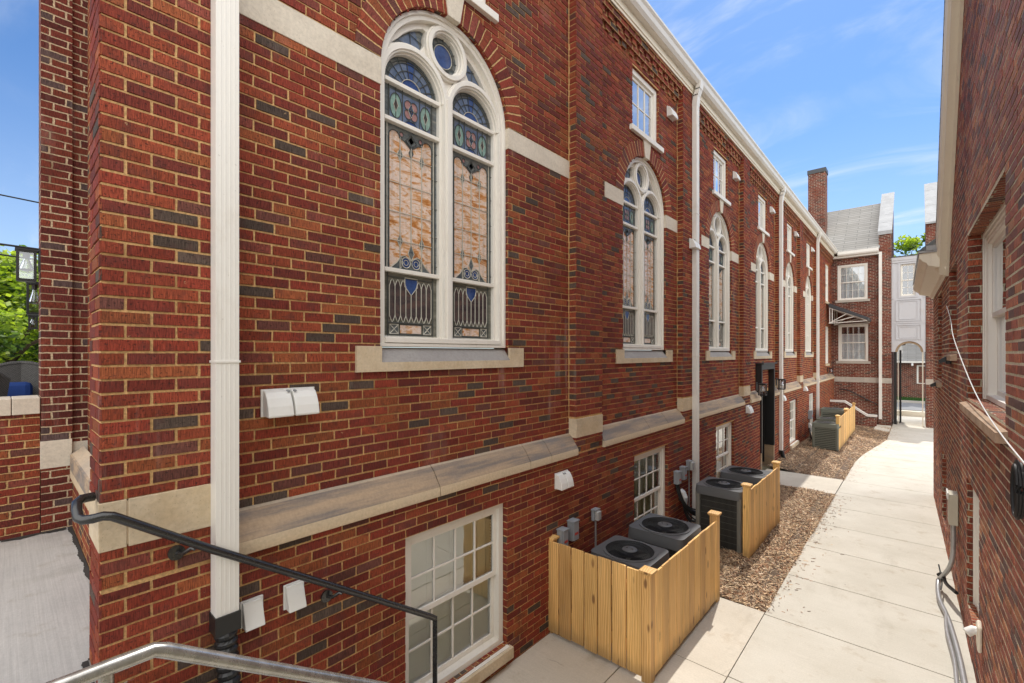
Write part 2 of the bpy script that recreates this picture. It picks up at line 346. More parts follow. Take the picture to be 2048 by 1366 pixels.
def art_glass(name, cols, stretch=(3, 3, 14), rot=.35, rough=.22, scale=1., dirt=.25):
    m, t, b = mat(name)
    g = t.new('ShaderNodeTexCoord').outputs['Object']
    oi = t.new('ShaderNodeObjectInfo')
    off = t.new('ShaderNodeVectorMath', operation='ADD'); t.put(off.inputs[0], g)
    t.put(off.inputs[1], t.comb(t.m('MULTIPLY', oi.outputs['Random'], 9.), t.m('MULTIPLY', oi.outputs['Random'], 37.), 0.))
    v = t.mapping(off.outputs[0], stretch, (rot, 0, 0))
    n = t.noise(v, scale, 5, .68, .6)
    c = t.ramp(n, cols)
    f = t.noise(off.outputs[0], 40, 3, .6); k = t.m('ADD', .75, t.m('MULTIPLY', f, .5)); c = t.mix(1., c, t.comb(k, k, k), 'MULTIPLY')
    ds = t.noise(t.mapping(off.outputs[0], (1, 9, 1.2)), 1.3, 4, .6)
    c = t.mix(t.m('MULTIPLY', t.range(ds, .5, .75), dirt), c, rgb(.2, .18, .16))
    t.put(b.inputs['Base Color'], c); b.inputs['Roughness'].default_value = rough; b.inputs['Specular IOR Level'].default_value = .5
    t.put(b.inputs['Normal'], t.bump(t.noise(g, 9, 3), .12, .01))
    return m
M['g_amber'] = art_glass('amber_opal_glass', [(.27, (.22, .08, .05)), (.38, (.5, .2, .05)), (.46, (.66, .42, .25)), (.52, (.74, .62, .56)), (.58, (.7, .52, .4)), (.65, (.56, .25, .07)), (.76, (.36, .14, .1))], (3.2, 5.5, 17), .3, .25, 1., .45)
M['g_edge'] = art_glass('slate_border_glass', [(.3, (.05, .065, .08)), (.5, (.13, .15, .155)), (.7, (.24, .23, .2))], (3, 5, 22), .4)
M['g_lav'] = art_glass('lavender_glass', [(.3, (.07, .11, .2)), (.6, (.17, .22, .32)), (.8, (.3, .32, .38))], (3, 5, 8))
M['g_blue'] = art_glass('cobalt_glass', [(.3, (.02, .045, .15)), (.6, (.05, .1, .27)), (.8, (.1, .16, .32))], (3, 5, 6), .8)
M['g_teal'] = art_glass('sea_green_glass', [(.3, (.14, .26, .24)), (.6, (.28, .42, .37)), (.8, (.42, .47, .45))], (3, 5, 9))
M['g_rose'] = art_glass('rose_glass', [(.3, (.28, .14, .14)), (.6, (.42, .25, .24)), (.8, (.45, .3, .32))], (3, 5, 9))
M['g_smoke'] = art_glass('smoky_plum_glass', [(.25, (.028, .024, .028)), (.5, (.075, .058, .06)), (.7, (.13, .08, .07)), (.85, (.17, .15, .16))], (3, 3, 13), .15)
M['g_olive'] = art_glass('olive_streak_glass', [(.25, (.06, .07, .05)), (.5, (.15, .15, .12)), (.75, (.26, .25, .21))], (3, 3, 16), .3)
M['came'] = simple('lead_came', (.52, .5, .43), .5, .2, .5, .5, 30)
M['came_dark'] = simple('dark_lead', (.07, .075, .07), .5, .2, .5, .4, 30)

def leaf_mat(name, c, trans=.35):
    m, t, b = mat(name); out = t.n['Material Output']
    oi = t.new('ShaderNodeNewGeometry')
    k = t.ramp(oi.outputs['Random Per Island'], [(0, (.3, .34, .4)), (.5, (.9, .9, .9)), (1, (1.5, 1.4, 1.25))])
    cc = t.mix(1., rgb(*c), k, 'MULTIPLY')
    t.put(b.inputs['Base Color'], cc); b.inputs['Roughness'].default_value = .55
    tr = t.new('ShaderNodeBsdfTranslucent'); t.put(tr.inputs[0], t.mix(1., cc, rgb(1.5, 1.6, .6), 'MULTIPLY'))
    mx = t.new('ShaderNodeMixShader'); mx.inputs[0].default_value = trans
    t.l.new(b.outputs[0], mx.inputs[1]); t.l.new(tr.outputs[0], mx.inputs[2]); t.l.new(mx.outputs[0], out.inputs[0])
    return m
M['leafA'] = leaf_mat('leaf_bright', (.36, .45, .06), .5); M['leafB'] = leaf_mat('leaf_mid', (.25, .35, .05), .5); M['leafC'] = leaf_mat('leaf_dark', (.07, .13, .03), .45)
def chip(name, c):
    m, t, b = mat(name); g = t.new('ShaderNodeNewGeometry')
    k = t.ramp(g.outputs['Random Per Island'], [(0, (.22, .19, .17)), (.6, (.9, .85, .8)), (1, (1.6, 1.55, 1.5))])
    t.put(b.inputs['Base Color'], t.mix(1., rgb(*c), k, 'MULTIPLY')); b.inputs['Roughness'].default_value = .9; return m
M['chipA'] = chip('wood_chip_tan', (.62, .46, .29)); M['chipB'] = chip('wood_chip_brown', (.3, .15, .08)); M['chipC'] = chip('wood_chip_grey', (.6, .48, .35))

# ------------------------------------------------------------------ mesh builder
class MB:
    def __init__(self): self.v = []; self.f = []; self.m = []; self.uv = []
    def face(self, pts, m=0, uv=None):
        i = len(self.v); self.v += [tuple(p) for p in pts]
        self.f.append(tuple(range(i, i+len(pts)))); self.m.append(m); self.uv.append(uv)
    def box(self, x0, y0, z0, x1, y1, z1, m=0, skip='', uvo=None):
        x0, x1 = min(x0, x1), max(x0, x1); y0, y1 = min(y0, y1), max(y0, y1); z0, z1 = min(z0, z1), max(z0, z1)
        P = [(x0, y0, z0), (x1, y0, z0), (x1, y1, z0), (x0, y1, z0), (x0, y0, z1), (x1, y0, z1), (x1, y1, z1), (x0, y1, z1)]
        for k, q in (('b', (0, 3, 2, 1)), ('t', (4, 5, 6, 7)), ('-y', (0, 1, 5, 4)), ('+x', (1, 2, 6, 5)), ('+y', (2, 3, 7, 6)), ('-x', (3, 0, 4, 7))):
            if k in skip.split(): continue
            pts = [P[i] for i in q]; uv = None
            if uvo is not None:   # wood: u across, v along z
                uv = [((p[0]-x0)+(p[1]-y0)+uvo[0], p[2]+uvo[1]) for p in pts]
            self.face(pts, m, uv)
    def prism(self, prof, fn, c0, c1, m=0, caps=True, ms=None):
        """extrude a CCW profile of (a, b); fn(a, b, c) gives the point"""
        n = len(prof)
        for i in range(n):
            a, b = prof[i], prof[(i+1) % n]
            self.face([fn(*a, c0), fn(*b, c0), fn(*b, c1), fn(*a, c1)], (ms[i] if ms else m))
        if caps:
            self.face([fn(*p, c0) for p in reversed(prof)], m); self.face([fn(*p, c1) for p in prof], m)
    def plate(self, outer, holes, fn, c0, c1, m=0, back=False, hole_m=None, rim=True, hole_depth=None):
        """flat sheet with holes: face at c1, sides down to c0"""
        loops = [[Vector((*p, 0)) for p in outer]] + [[Vector((*p, 0)) for p in h] for h in holes]
        flat = [p for l in loops for p in l]
        for tri in tessellate_polygon(loops):
            a, b, c = [flat[i] for i in tri]
            if (b-a).cross(c-a).z < 0: b, c = c, b
            self.face([fn(a.x, a.y, c1), fn(b.x, b.y, c1), fn(c.x, c.y, c1)], m)
            if back: self.face([fn(a.x, a.y, c0), fn(c.x, c.y, c0), fn(b.x, b.y, c0)], m)
        def side(l, mm, e0):
            n = len(l)
            for i in range(n):
                a, b = l[i], l[(i+1) % n]
                self.face([fn(*a, e0), fn(*b, e0), fn(*b, c1), fn(*a, c1)], mm)
        if rim: side(outer, m, c0)
        for h in holes: side(list(reversed(h)) if area(h) > 0 else h, hole_m if hole_m is not None else m, c0 if hole_depth is None else hole_depth)
    def tube(self, pts, r, n=8, m=0, caps=True, radii=None):
        pts = [Vector(p) for p in pts]; rings = []
        for i, p in enumerate(pts):
            d = (pts[min(i+1, len(pts)-1)] - pts[max(i-1, 0)]).normalized()
            a = d.cross(Vector((0, 0, 1)));
            if a.length < .05: a = d.cross(Vector((0, 1, 0)))
            a.normalize(); b = d.cross(a).normalized(); rr = radii[i] if radii else r
            i0 = len(self.v)
            self.v += [tuple(p + a*math.cos(2*PI*k/n)*rr + b*math.sin(2*PI*k/n)*rr) for k in range(n)]
            rings.append(i0)
        for a, b in zip(rings, rings[1:]):
            for k in range(n):
                self.f.append((a+k, b+k, b+(k+1) % n, a+(k+1) % n)); self.m.append(m); self.uv.append(None)
        if caps:
            self.f.append(tuple(rings[0]+k for k in range(n))); self.m.append(m); self.uv.append(None)
            self.f.append(tuple(rings[-1]+k for k in reversed(range(n)))); self.m.append(m); self.uv.append(None)
    def bar(self, p, q, w, h=None, m=0, n=4):
        self.tube([p, q], w*.7071, 4, m)
    def lathe(self, prof, cx, cy, n=20, m=0):
        """prof: (r, z)"""
        for (r0, z0), (r1, z1) in zip(prof, prof[1:]):
            for k in range(n):
                a, b = 2*PI*k/n, 2*PI*(k+1)/n
                P = lambda r, z, t: (cx+r*math.cos(t), cy+r*math.sin(t), z)
                self.face([P(r0, z0, a), P(r0, z0, b), P(r1, z1, b), P(r1, z1, a)], m)
    def build(self, name, mats, parent=None, smooth=False, bevel=0., merge=False):
        me = bpy.data.meshes.new(name); me.from_pydata(self.v, [], self.f)
        for mm in (mats if isinstance(mats, (list, tuple)) else [mats]): me.materials.append(M[mm] if isinstance(mm, str) else mm)
        me.polygons.foreach_set('material_index', self.m)
        ul = me.uv_layers.new(name='UVMap'); k = 0
        dat = [0.]*(2*len(me.loops))
        for p, uv in zip(me.polygons, self.uv):
            if uv is None:
                nn = p.normal; ax = max(range(3), key=lambda i: abs(nn[i]))
            for j, li in enumerate(p.loop_indices):
                if uv is not None: a, b = uv[j]
                else:
                    c = me.vertices[me.loops[li].vertex_index].co
                    a, b = ((c.y, c.z), (c.x, c.z), (c.x, c.y))[ax]
                dat[2*li] = a; dat[2*li+1] = b
        ul.data.foreach_set('uv', dat)
        if merge or smooth or bevel:
            bm = bmesh.new(); bm.from_mesh(me); bmesh.ops.remove_doubles(bm, verts=bm.verts, dist=1e-5); bm.to_mesh(me); bm.free()
        if smooth:
            me.polygons.foreach_set('use_smooth', [True]*len(me.polygons))
        me.update()
        o = bpy.data.objects.new(name, me); COL.objects.link(o)
        if parent is not None: o.parent = parent
        if smooth:
            me.set_sharp_from_angle(angle=math.radians(40))
        if bevel:
            md = o.modifiers.new('Bevel', 'BEVEL'); md.width = bevel; md.segments = 2; md.limit_method = 'ANGLE'
        return o
def area(p): return sum(p[i][0]*p[(i+1) % len(p)][1]-p[(i+1) % len(p)][0]*p[i][1] for i in range(len(p)))/2
def FX(a, b, c): return (c, a, b)          # a=y, b=z, c=x  (faces +X)
def FY(a, b, c): return (a, -c, b)         # a=x, b=z, c=-y (faces -Y)
def FZ(a, b, c): return (a, b, c)
def rect(a0, b0, a1, b1): return [(a0, b0), (a1, b0), (a1, b1), (a0, b1)]
def arc(ca, cb, r, t0, t1, n): return [(ca+r*math.cos(t0+(t1-t0)*i/n), cb+r*math.sin(t0+(t1-t0)*i/n)) for i in range(n+1)]
def archpoly(c, z0, zs, r, n=24): return [(c-r, z0), (c+r, z0)] + arc(c, zs, r, 0, PI, n)
def span(poly, z):
    xs = []
    for (a0, b0), (a1, b1) in zip(poly, poly[1:]+poly[:1]):
        if (b0 <= z) != (b1 <= z): xs.append(a0+(a1-a0)*(z-b0)/(b1-b0))
    xs.sort(); return list(zip(xs[0::2], xs[1::2]))
BR = random.Random(21)
def brickwork(mb, outer, holes, fn, c, m=0, L=.205, Hc=.0672, j=.0106, dep=.007, phase=0., quoin=False):
    """separate bricks standing proud of the mortar sheet, in running bond, front face at c"""
    z0 = min(p[1] for p in outer); z1 = max(p[1] for p in outer)
    for r in range(int(math.floor(z0/Hc)), int(math.ceil(z1/Hc))):
        zb, zt = max(r*Hc+j/2, z0+.001), min((r+1)*Hc-j/2, z1-.001)
        if zt-zb < .012: continue
        zm = (zb+zt)/2
        iv = span(outer, zm)
        for h in holes:
            for lo, hi in span(h, zm):
                nv = []
                for a, b in iv:
                    if hi <= a or lo >= b: nv.append((a, b)); continue
                    if lo-a > .01: nv.append((a, lo))
                    if b-hi > .01: nv.append((hi, b))
                iv = nv
        for (a, b) in iv:
            if quoin: off = a-j/2+(L/2 if r % 2 else L)+L*phase
            else: off = L*(.5*(r % 2)+phase)+BR.uniform(-.012, .012)
            k = math.floor((a-off)/L); x = off+k*L
            while x < b:
                p, q = max(x+j/2, a), min(x+L-j/2, b); x += L
                if q-p < .018: continue
                e = lambda: BR.uniform(-.0014, .0014)
                P = [(p+e(), zb+e()), (q+e(), zb+e()), (q+e(), zt+e()), (p+e(), zt+e())]
                cf = c+BR.uniform(-.0018, .0012); g = .0018
                Q = [(P[0][0]+g, P[0][1]+g), (P[1][0]-g, P[1][1]+g), (P[2][0]-g, P[2][1]-g), (P[3][0]+g, P[3][1]-g)]
                i = len(mb.v); mb.v += [fn(*w, c-dep-.002) for w in P]+[fn(*w, cf) for w in Q]
                u0 = BR.uniform(0, .03)
                for f in ((4, 5, 6, 7), (0, 1, 5, 4), (1, 2, 6, 5), (2, 3, 7, 6), (3, 0, 4, 7)):
                    mb.f.append(tuple(i+n for n in f)); mb.m.append(m)
                    W = P+Q; mb.uv.append([(W[n][0], W[n][1]) for n in f])
DEP = .007
def thing(name, label, cat, loc=(0, 0, 0), rz=0., group=None):
    o = bpy.data.objects.new(name, None); COL.objects.link(o); o.empty_display_size = .2
    o.location = loc; o.rotation_euler = (0, 0, rz); o['label'] = label; o['category'] = cat
    if group: o['group'] = group
    return o
def tag(o, label, cat, group=None):
    o['label'] = label; o['category'] = cat
    if group: o['group'] = group
    return o
def struct(name, mb, mats, **k):
    o = mb.build(name, mats, **k); o['kind'] = 'structure'; return o
def dup(root, loc=None, rz=None, label=None, parent=None):
    r = root.copy(); COL.objects.link(r)
    if loc is not None: r.location = loc
    if rz is not None: r.rotation_euler = (0, 0, rz)
    if label: r['label'] = label
    if parent is not None: r.parent = parent
    for ch in list(root.children):
        c = ch.copy(); COL.objects.link(c); c.parent = r
        for g in list(ch.children):
            d = g.copy(); COL.objects.link(d); d.parent = c
    return r
def gz(y): return -.0095*max(0., y-8.)      # the alley falls gently away

# ------------------------------------------------------------------ camera, light, sky
cam = bpy.data.cameras.new('camera'); co = bpy.data.objects.new('camera', cam); COL.objects.link(co); S.camera = co
F, VPX, HZ = 910., 1834., 707.
th = math.atan((VPX-1024)/F)
cam.sensor_width = 36.; cam.lens = 36.*F/2048.; cam.shift_y = (HZ-683.)/2048.
cam.clip_start = .05; cam.clip_end = 3000
co.location = (3.0, 0, 2.95); co.rotation_euler = (PI/2, 0, th)
SUND = Vector((-.1, .60, 1.0)).normalized()
sun = bpy.data.lights.new('sun', 'SUN'); so = bpy.data.objects.new('sun', sun); COL.objects.link(so)
sun.energy = 3.8; sun.angle = math.radians(.5); sun.color = (1., .955, .88); so.rotation_euler = SUND.to_track_quat('Z', 'Y').to_euler()
W = bpy.data.worlds.new('World'); S.world = W; W.use_nodes = True
t = NT(W.node_tree); bg = t.n['Background']
sky = t.new('ShaderNodeTexSky', sky_type='NISHITA'); sky.sun_disc = False
sky.sun_elevation = math.asin(SUND.z); sky.sun_rotation = math.atan2(SUND.x, SUND.y); sky.air_density = 1.; sky.dust_density = .4; sky.ozone_density = 2.2
gen = t.new('ShaderNodeTexCoord').outputs['Generated']
sp = t.new('ShaderNodeSeparateXYZ'); t.put(sp.inputs[0], gen)
zc = t.m('MAXIMUM', sp.outputs[2], .06)
pl = t.comb(t.m('DIVIDE', sp.outputs[0], t.m('ADD', zc, .25)), t.m('DIVIDE', sp.outputs[1], t.m('ADD', zc, .25)))
c1 = t.noise(t.mapping(pl, (.9, 2.1, 1), (0, 0, .1), (2.35, 3.2, 0)), 1.3, 8, .58, .9)
c2 = t.noise(t.mapping(pl, (.6, .9, 1), (0, 0, .2), (4.3, .4, 0)), 1.3, 3, .5)
cl = t.m('MULTIPLY', t.range(c1, .46, .74), t.range(c2, .38, .62))
haze = t.range(sp.outputs[2], .0, .45, .6, 0.)
cl = t.m('ADD', t.m('MULTIPLY', cl, .85), t.m('MULTIPLY', haze, .55), clamp=True)
skyc = t.mix(1., sky.outputs[0], rgb(.66, .89, 1.13), 'MULTIPLY')
skyc = t.mix(cl, skyc, rgb(6.6, 7.0, 7.5))
dv = t.new('ShaderNodeVectorMath', operation='DOT_PRODUCT'); t.put(dv.inputs[0], gen); dv.inputs[1].default_value = Vector((.62, -.56, .55)).normalized()
fill_bank = t.range(t.m('ADD', dv.outputs['Value'], t.m('MULTIPLY', t.m('SUBTRACT', c1, .5), .35)), .22, .56)  # unseen bright cloud behind the viewer, added as fill for the alley
skyc = t.mix(fill_bank, skyc, rgb(15.8, 15.6, 15.4))
t.put(bg.inputs[0], skyc); bg.inputs[1].default_value = .15
S.view_settings.view_transform = 'Standard'; S.view_settings.look = 'None'; S.view_settings.exposure = 0; S.view_settings.gamma = 1
S.render.engine = 'CYCLES'
S.cycles.max_bounces = 8; S.cycles.diffuse_bounces = 5; S.cycles.transparent_max_bounces = 12

# ------------------------------------------------------------------ ground
mb = MB()
ys = [-60, 8, 26, 30, 200]
for y0, y1 in zip(ys, ys[1:]):
    mb.face([(-200, y0, gz(min(y0, 34))-.06), (200, y0, gz(min(y0, 34))-.06), (200, y1, gz(min(y1, 34))-.06), (-200, y1, gz(min(y1, 34))-.06)])
struct('ground', mb, 'groundmat')
mb = MB()
joints = [-3.0, -1.7, -.4, .9, 2.15, 3.35, 4.42, 5.75, 7.0, 8.25, 9.5, 10.75, 12.0, 13.25, 14.5, 15.8, 17.1, 18.4, 19.7, 21, 22.3, 23.6, 24.9, 26.2, 27.6]
def swl(y): return 1.71 if y < 16.5 else min(2.2, 1.71+(y-16.5)*.11)
for y0, y1 in zip(joints, joints[1:]):
    a, b = y0+.0055, y1-.0055; xr = 3.62 if y0 < 25 else 3.28
    zt0, zt1 = gz(a), gz(b); xl0, xl1 = (swl(a), swl(b)) if y0 < 24.5 else (2.2, 2.2)
    T = [(xl0, a, zt0), (xr, a, zt0), (xr, b, zt1), (xl1, b, zt1)]; B = [(x, y, z-.055) for x, y, z in T]
    mb.face(T)
    for i in range(4):
        j = (i+1) % 4; mb.face([B[i], B[j], T[j], T[i]])
struct('sidewalk', mb, 'walk', bevel=.004)
mb = MB()
for (x0, y0, x1, y1) in ((.1, 2.0, .9, 4.4), (.908, 2.0, 1.702, 4.405), (.1, 4.408, .9, 5.8), (.908, 4.413, 1.702, 5.8)): mb.box(x0, y0, -.055, x1, y1, -.004+.0)
struct('concrete_pad', mb, 'pad', bevel=.004)
mb = MB(); mb.box(.1, 11.75, gz(11.75)-.05, 1.70, 13.2, gz(12.5)+.012); struct('door_path', mb, 'pad', bevel=.004)
mb = MB(); mb.box(1.68, 23.3, gz(24)-.05, 2.18, 25.2, gz(23.3)+.02); struct('splash_slab', mb, 'pad', bevel=.004)
# mulch beds
def mulch(name, x0, x1, y0, y1, n, seed, edge=None):
    rnd = random.Random(seed); mb = MB(); nx, ny = 8, int((y1-y0)/.35)+2
    hz = lambda x, y: gz(y)+.012+.03*math.sin(x*5.1+y*1.7)*math.sin(y*2.3+x)+(.05 if x < .7 else .0)-.02*(x > 1.5)
    xr = lambda y: (edge(y) if edge else x1)
    G = [[(x0+(xr(y0+(y1-y0)*j/ny)-x0)*i/nx, y0+(y1-y0)*j/ny) for i in range(nx+1)] for j in range(ny+1)]
    for j in range(ny):
        for i in range(nx):
            q = [G[j][i], G[j][i+1], G[j+1][i+1], G[j+1][i]]
            mb.face([(x, y, hz(x, y)) for x, y in q], 3)
    for _ in range(n):
        y = rnd.uniform(y0, y1); x = rnd.uniform(x0, xr(y)+.02); z = hz(x, y)+rnd.uniform(.002, .022)
        l = rnd.choice((.012, .018, .024, .03, .04, .055))*rnd.uniform(.8, 1.2); w = rnd.uniform(.002, .0065)
        d = Vector((math.cos(rnd.uniform(0, 2*PI)), math.sin(rnd.uniform(0, 2*PI)), rnd.uniform(-.35, .35))).normalized()
        s = d.cross(Vector((rnd.uniform(-.4, .4), rnd.uniform(-.4, .4), 1))).normalized(); p = Vector((x, y, z))
        k = rnd.choice((0, 0, 0, 1, 1, 2, 2))
        mb.face([p-d*l-s*w, p+d*l-s*w*.5, p+d*l*.9+s*w, p-d*l*.8+s*w*.8], k)
    for _ in range(260):     # strays spilled on the concrete
        y = rnd.uniform(y0, y1); x = xr(y)+abs(rnd.gauss(0, .16)); a = rnd.uniform(0, PI); l = rnd.uniform(.008, .03); w = rnd.uniform(.002, .005); z = gz(y)+.004
        c_, s_ = math.cos(a), math.sin(a)
        mb.face([(x-c_*l+s_*w, y-s_*l-c_*w, z), (x+c_*l+s_*w, y+s_*l-c_*w, z), (x+c_*l-s_*w, y+s_*l+c_*w, z+.003), (x-c_*l-s_*w, y-s_*l+c_*w, z+.003)], rnd.choice((0, 1, 1)))
    o = mb.build(name, ['chipA', 'chipB', 'chipC', 'dirt']); o['kind'] = 'stuff'
    tag(o, 'loose brown wood chip mulch covering the bed beside the church', 'mulch')
    return o
o = mulch('mulch_bed', .1, 1.70, 5.81, 11.74, 60000, 1); o['label'] = 'tan wood chip mulch between the two nearer fence screens and the sidewalk'
o = mulch('mulch_bed', .1, 1.70, 13.21, 25.1, 42000, 2, lambda y: swl(y)-.01); o['label'] = 'darker wood chip mulch beyond the door path, towards the far wing'

# ------------------------------------------------------------------ church
church = thing('brick_church', 'long red brick church with arched stained glass windows and white gutter', 'church')
WC = [2.605, 6.37, 9.81, 13.2, 16.6, 19.93]                       # bay centres
PIL = [(.31, .85), (4.36, 4.94), (7.53, 8.14), (11.07, 11.6), (14.52, 15.06), (17.68, 18.2), (20.85, 21.4)]
ZS, R = 5.13, .715                                                # spring and radius of the big arches
ZB = 3.0
YEND = 26.2
wall = MB()
for i, c in enumerate(WC):
    y0, y1 = PIL[i][1], PIL[i+1][0]
    holes = [archpoly(c, 2.87, ZS, R), rect(c-.44, 6.16, c+.44, 7.04)]
    wall.plate(rect(y0, 2.0, y1, 7.75), [], FX, 0, 0, rim=False) if False else wall.plate(rect(y0, 1.95, y1, 7.8), holes, FX, -.2, -DEP, 1, rim=False, hole_m=2); brickwork(wall, rect(y0, 2.03, y1, 7.13), holes, FX, 0.)
YW = PIL[-1][1]
FW = [(24.55, 5.25, 6.9), (24.55, 2.5, 4.15)]                      # windows of the last stretch
wall.plate(rect(YW, 1.95, YEND, 7.8), [rect(y-.45, a, y+.45, b) for y, a, b in FW], FX, -.2, -DEP, 1, rim=False, hole_m=2); brickwork(wall, rect(YW, 2.03, YEND, 7.13), [rect(y-.45, a, y+.45, b) for y, a, b in FW], FX, 0.)
BW = [(2.62, .2, 1.545), (6.36, .2, 1.53), (9.78, .2, 1.52), (16.6, .15, 1.5), (19.93, .12, 1.49)]
BWW = .575
DY0, DY1, DZ = 12.5, 13.9, 2.68
holes = [rect(y-BWW, a, y+BWW, b) for y, a, b in BW] + [rect(DY0+.06, -.3, DY1-.06, 1.9)]
# basement wall stands 0.1 m proud
def base_wall():
    # door opening reaches the bottom edge, so the sheet is cut there
    segs = [(.31, DY0+.05, [h for h in holes[:3]]), (DY1-.05, YEND, holes[3:5])]
    for y0, y1, hs in segs: wall.plate(rect(y0, -.45, y1, 1.80), hs, FX, -.1, .1-DEP, 1, rim=False, hole_m=2); brickwork(wall, rect(y0, -.2, y1, 1.798), hs, FX, .1, quoin=y0 < 1)
base_wall()
wall.box(-9, YEND, -.4, -.2, YEND+.1, 7.7, 2)
# front corner: pier side facing the entrance, and recessed front wall
wall.face([(-.25, .31+DEP, 1.0), (.1-DEP, .31+DEP, 1.0), (.1-DEP, .31+DEP, 1.8), (-.25, .31+DEP, 1.8)], 1); brickwork(wall, rect(-.25, 1.0, .1, 1.8), [], FY, -.31, phase=.5, quoin=True)
wall.face([(-.25, .45, 1.0), (-.25, .31, 1.0), (-.25, .31, 1.97), (-.25, .45, 1.97)], 2)
wall.face([(-2.9, .445, .6), (-.25, .445, .6), (-.25, .445, 1.85), (-2.9, .445, 1.85)], 2)
wall.face([(-2.9, .55, 1.8), (-.2, .55, 1.8), (-.2, .55, 8.), (-2.9, .55, 8.)], 2)
wall.build('wall', ['brick_face', 'mortar', 'brick'], church)
for y0, y1 in PIL:
    mb = MB(); x0 = -.24 if y0 < .5 else -.02
    zl = 2.2 if y0 > .5 else 2.235
    D = DEP; mb.box(x0, y0+D, zl, .1-D, y1-D, 7.8, 1, skip='b t -x' if y0 > .5 else 'b t')
    if y0 > .5: mb.box(-.02, y0-.011, zl, .004, y0+.004, 7.1, 1); mb.box(-.02, y1-.004, zl, .004, y1+.009, 7.1, 1)
    brickwork(mb, rect(y0, zl, y1, 7.6), [], FX, .1, quoin=True); brickwork(mb, rect(x0 if y0 < .5 else 0, zl, .1, 7.6), [], FY, -y0, phase=.5 if y0 < .5 else 0, quoin=y0 < .5)
    brickwork(mb, rect(0, zl, .1, 7.6), [], lambda a, b, c: (.1-a, c, b), y1)
    zu = 1.99 if y0 > .5 else 2.005; mb.box(x0, y0+D, 1.80, .1-D, y1-D, zu, 1, skip='b t')
    brickwork(mb, rect(y0, 1.8, y1, zu), [], FX, .1, quoin=True); brickwork(mb, rect(x0 if y0 < .5 else 0, 1.8, .1, zu), [], FY, -y0)
    mb.build('pilaster', ['brick_face', 'mortar'], church)
    mb = MB(); zz = 2.2 if y0 > .5 else 2.235
    if y0 > .5: mb.box(x0-.002, y0-.003, 1.985, .103, y1+.003, zz)
    else: mb.box(x0-.002, y0-.003, 2.0, .103, .412, zz); mb.box(x0, .418, 2.0, .103, y1+.003, zz); mb.box(x0, .4, 2.01, .097, .43, zz-.01)
    mb.build('stone_block', 'stone', church, bevel=.004)
# pier foot under the block is part of the basement wall; returns of the corner
mb = MB(); mb.prism([(0, 0), (.16, 0), (.16, .28), (.1, .31), (.03, .35), (0, .37)], lambda a, b, c: (c, .52-a*.58, 1.8+b*.75), -2.88, -.26)
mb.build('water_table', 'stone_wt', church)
# moulded water table course per bay
WT = [(0, 1.795), (.125, 1.795), (.132, 1.80), (.132, 1.865), (.12, 1.885), (.098, 1.915), (.075, 1.95), (.05, 1.985), (.02, 2.012), (.006, 2.03), (0, 2.035)]
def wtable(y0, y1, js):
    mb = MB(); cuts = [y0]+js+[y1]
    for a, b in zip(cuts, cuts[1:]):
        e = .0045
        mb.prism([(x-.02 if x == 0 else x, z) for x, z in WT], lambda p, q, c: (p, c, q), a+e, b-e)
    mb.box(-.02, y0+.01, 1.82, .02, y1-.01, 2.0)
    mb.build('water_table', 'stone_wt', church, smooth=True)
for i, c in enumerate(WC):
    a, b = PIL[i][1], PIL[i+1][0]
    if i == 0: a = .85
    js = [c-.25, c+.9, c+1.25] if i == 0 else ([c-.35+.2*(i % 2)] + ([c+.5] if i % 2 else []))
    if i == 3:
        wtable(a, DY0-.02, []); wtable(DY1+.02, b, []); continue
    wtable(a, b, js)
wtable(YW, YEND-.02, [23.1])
# stone bands at the spring of the arches
for i, c in enumerate(WC):
    RO = .985
    def band(y0, y1):
        mb = MB(); mb.box(-.05, y0, 4.965, .006, y1, 5.165); mb.build('stone_band', 'stone_pale', church, bevel=.003)
    if i == 0: band(PIL[0][1], c-R+.005); band(c+R-.005, PIL[1][0])
    elif i == 1: band(PIL[1][1]+.22, c-R+.005); band(c+R-.005, PIL[2][0])
    else: band(c-R-.42, c-R+.005); band(c+R-.005, min(c+R+.5, PIL[i+1][0]))

# one of each window kind, drawn around the origin (y = across, z = real height)
def arch_bricks():
    mb = MB(); r0, r1 = R, .925; n = 31
    t0 = math.radians(2.9)
    for k in range(n):
        a, b = t0+(PI-2*t0)*k/n, t0+(PI-2*t0)*(k+1)/n
        mid = (a+b)/2
        if abs(mid-PI/2) < .085: continue
        g = .0; P = lambda r, tt: FX(r*math.cos(tt), ZS+r*math.sin(tt), .006)
        v0, v1 = k*.0672, (k+1)*.0672
        mb.face([P(r0, a), P(r1, a), P(r1, b), P(r0, b)], 0, [(.0, v0), (.212, v0), (.212, v1), (.0, v1)])
        Q = lambda r, tt, x: FX(r*math.cos(tt), ZS+r*math.sin(tt), x)
        mb.face([Q(r0, a, -.07), Q(r0, a, .006), Q(r0, b, .006), Q(r0, b, -.07)], 0, [(.1, v0), (.2, v0), (.2, v1), (.1, v1)])
        mb.face([Q(r1, a, .006), Q(r1, a, -.005), Q(r1, b, -.005), Q(r1, b, .006)], 0, [(.1, v0), (.11, v0), (.11, v1), (.1, v1)])
    return mb
def keystone():
    mb = MB(); zb, zt = ZS+R-.012, 6.085
    mb.prism([(-.065, zb), (.065, zb), (.115, zt), (-.115, zt)], FX, -.1, .02); return mb
def big_sill():
    mb = MB()
    for s in (-1, 1): mb.box(-.15, s*.715, 2.815, .022, s*.92, 3.005)
    prof = [(-.15, 2.815), (.022, 2.815), (.022, 2.885), (-.06, 2.99), (-.15, 2.998)]
    mb.prism(prof, lambda a, b, c: (a, c, b), -.7149, .7149, ms=[0, 0, 1, 0, 0])
    return mb
LW, LC, CZ = .272, .34, 5.575
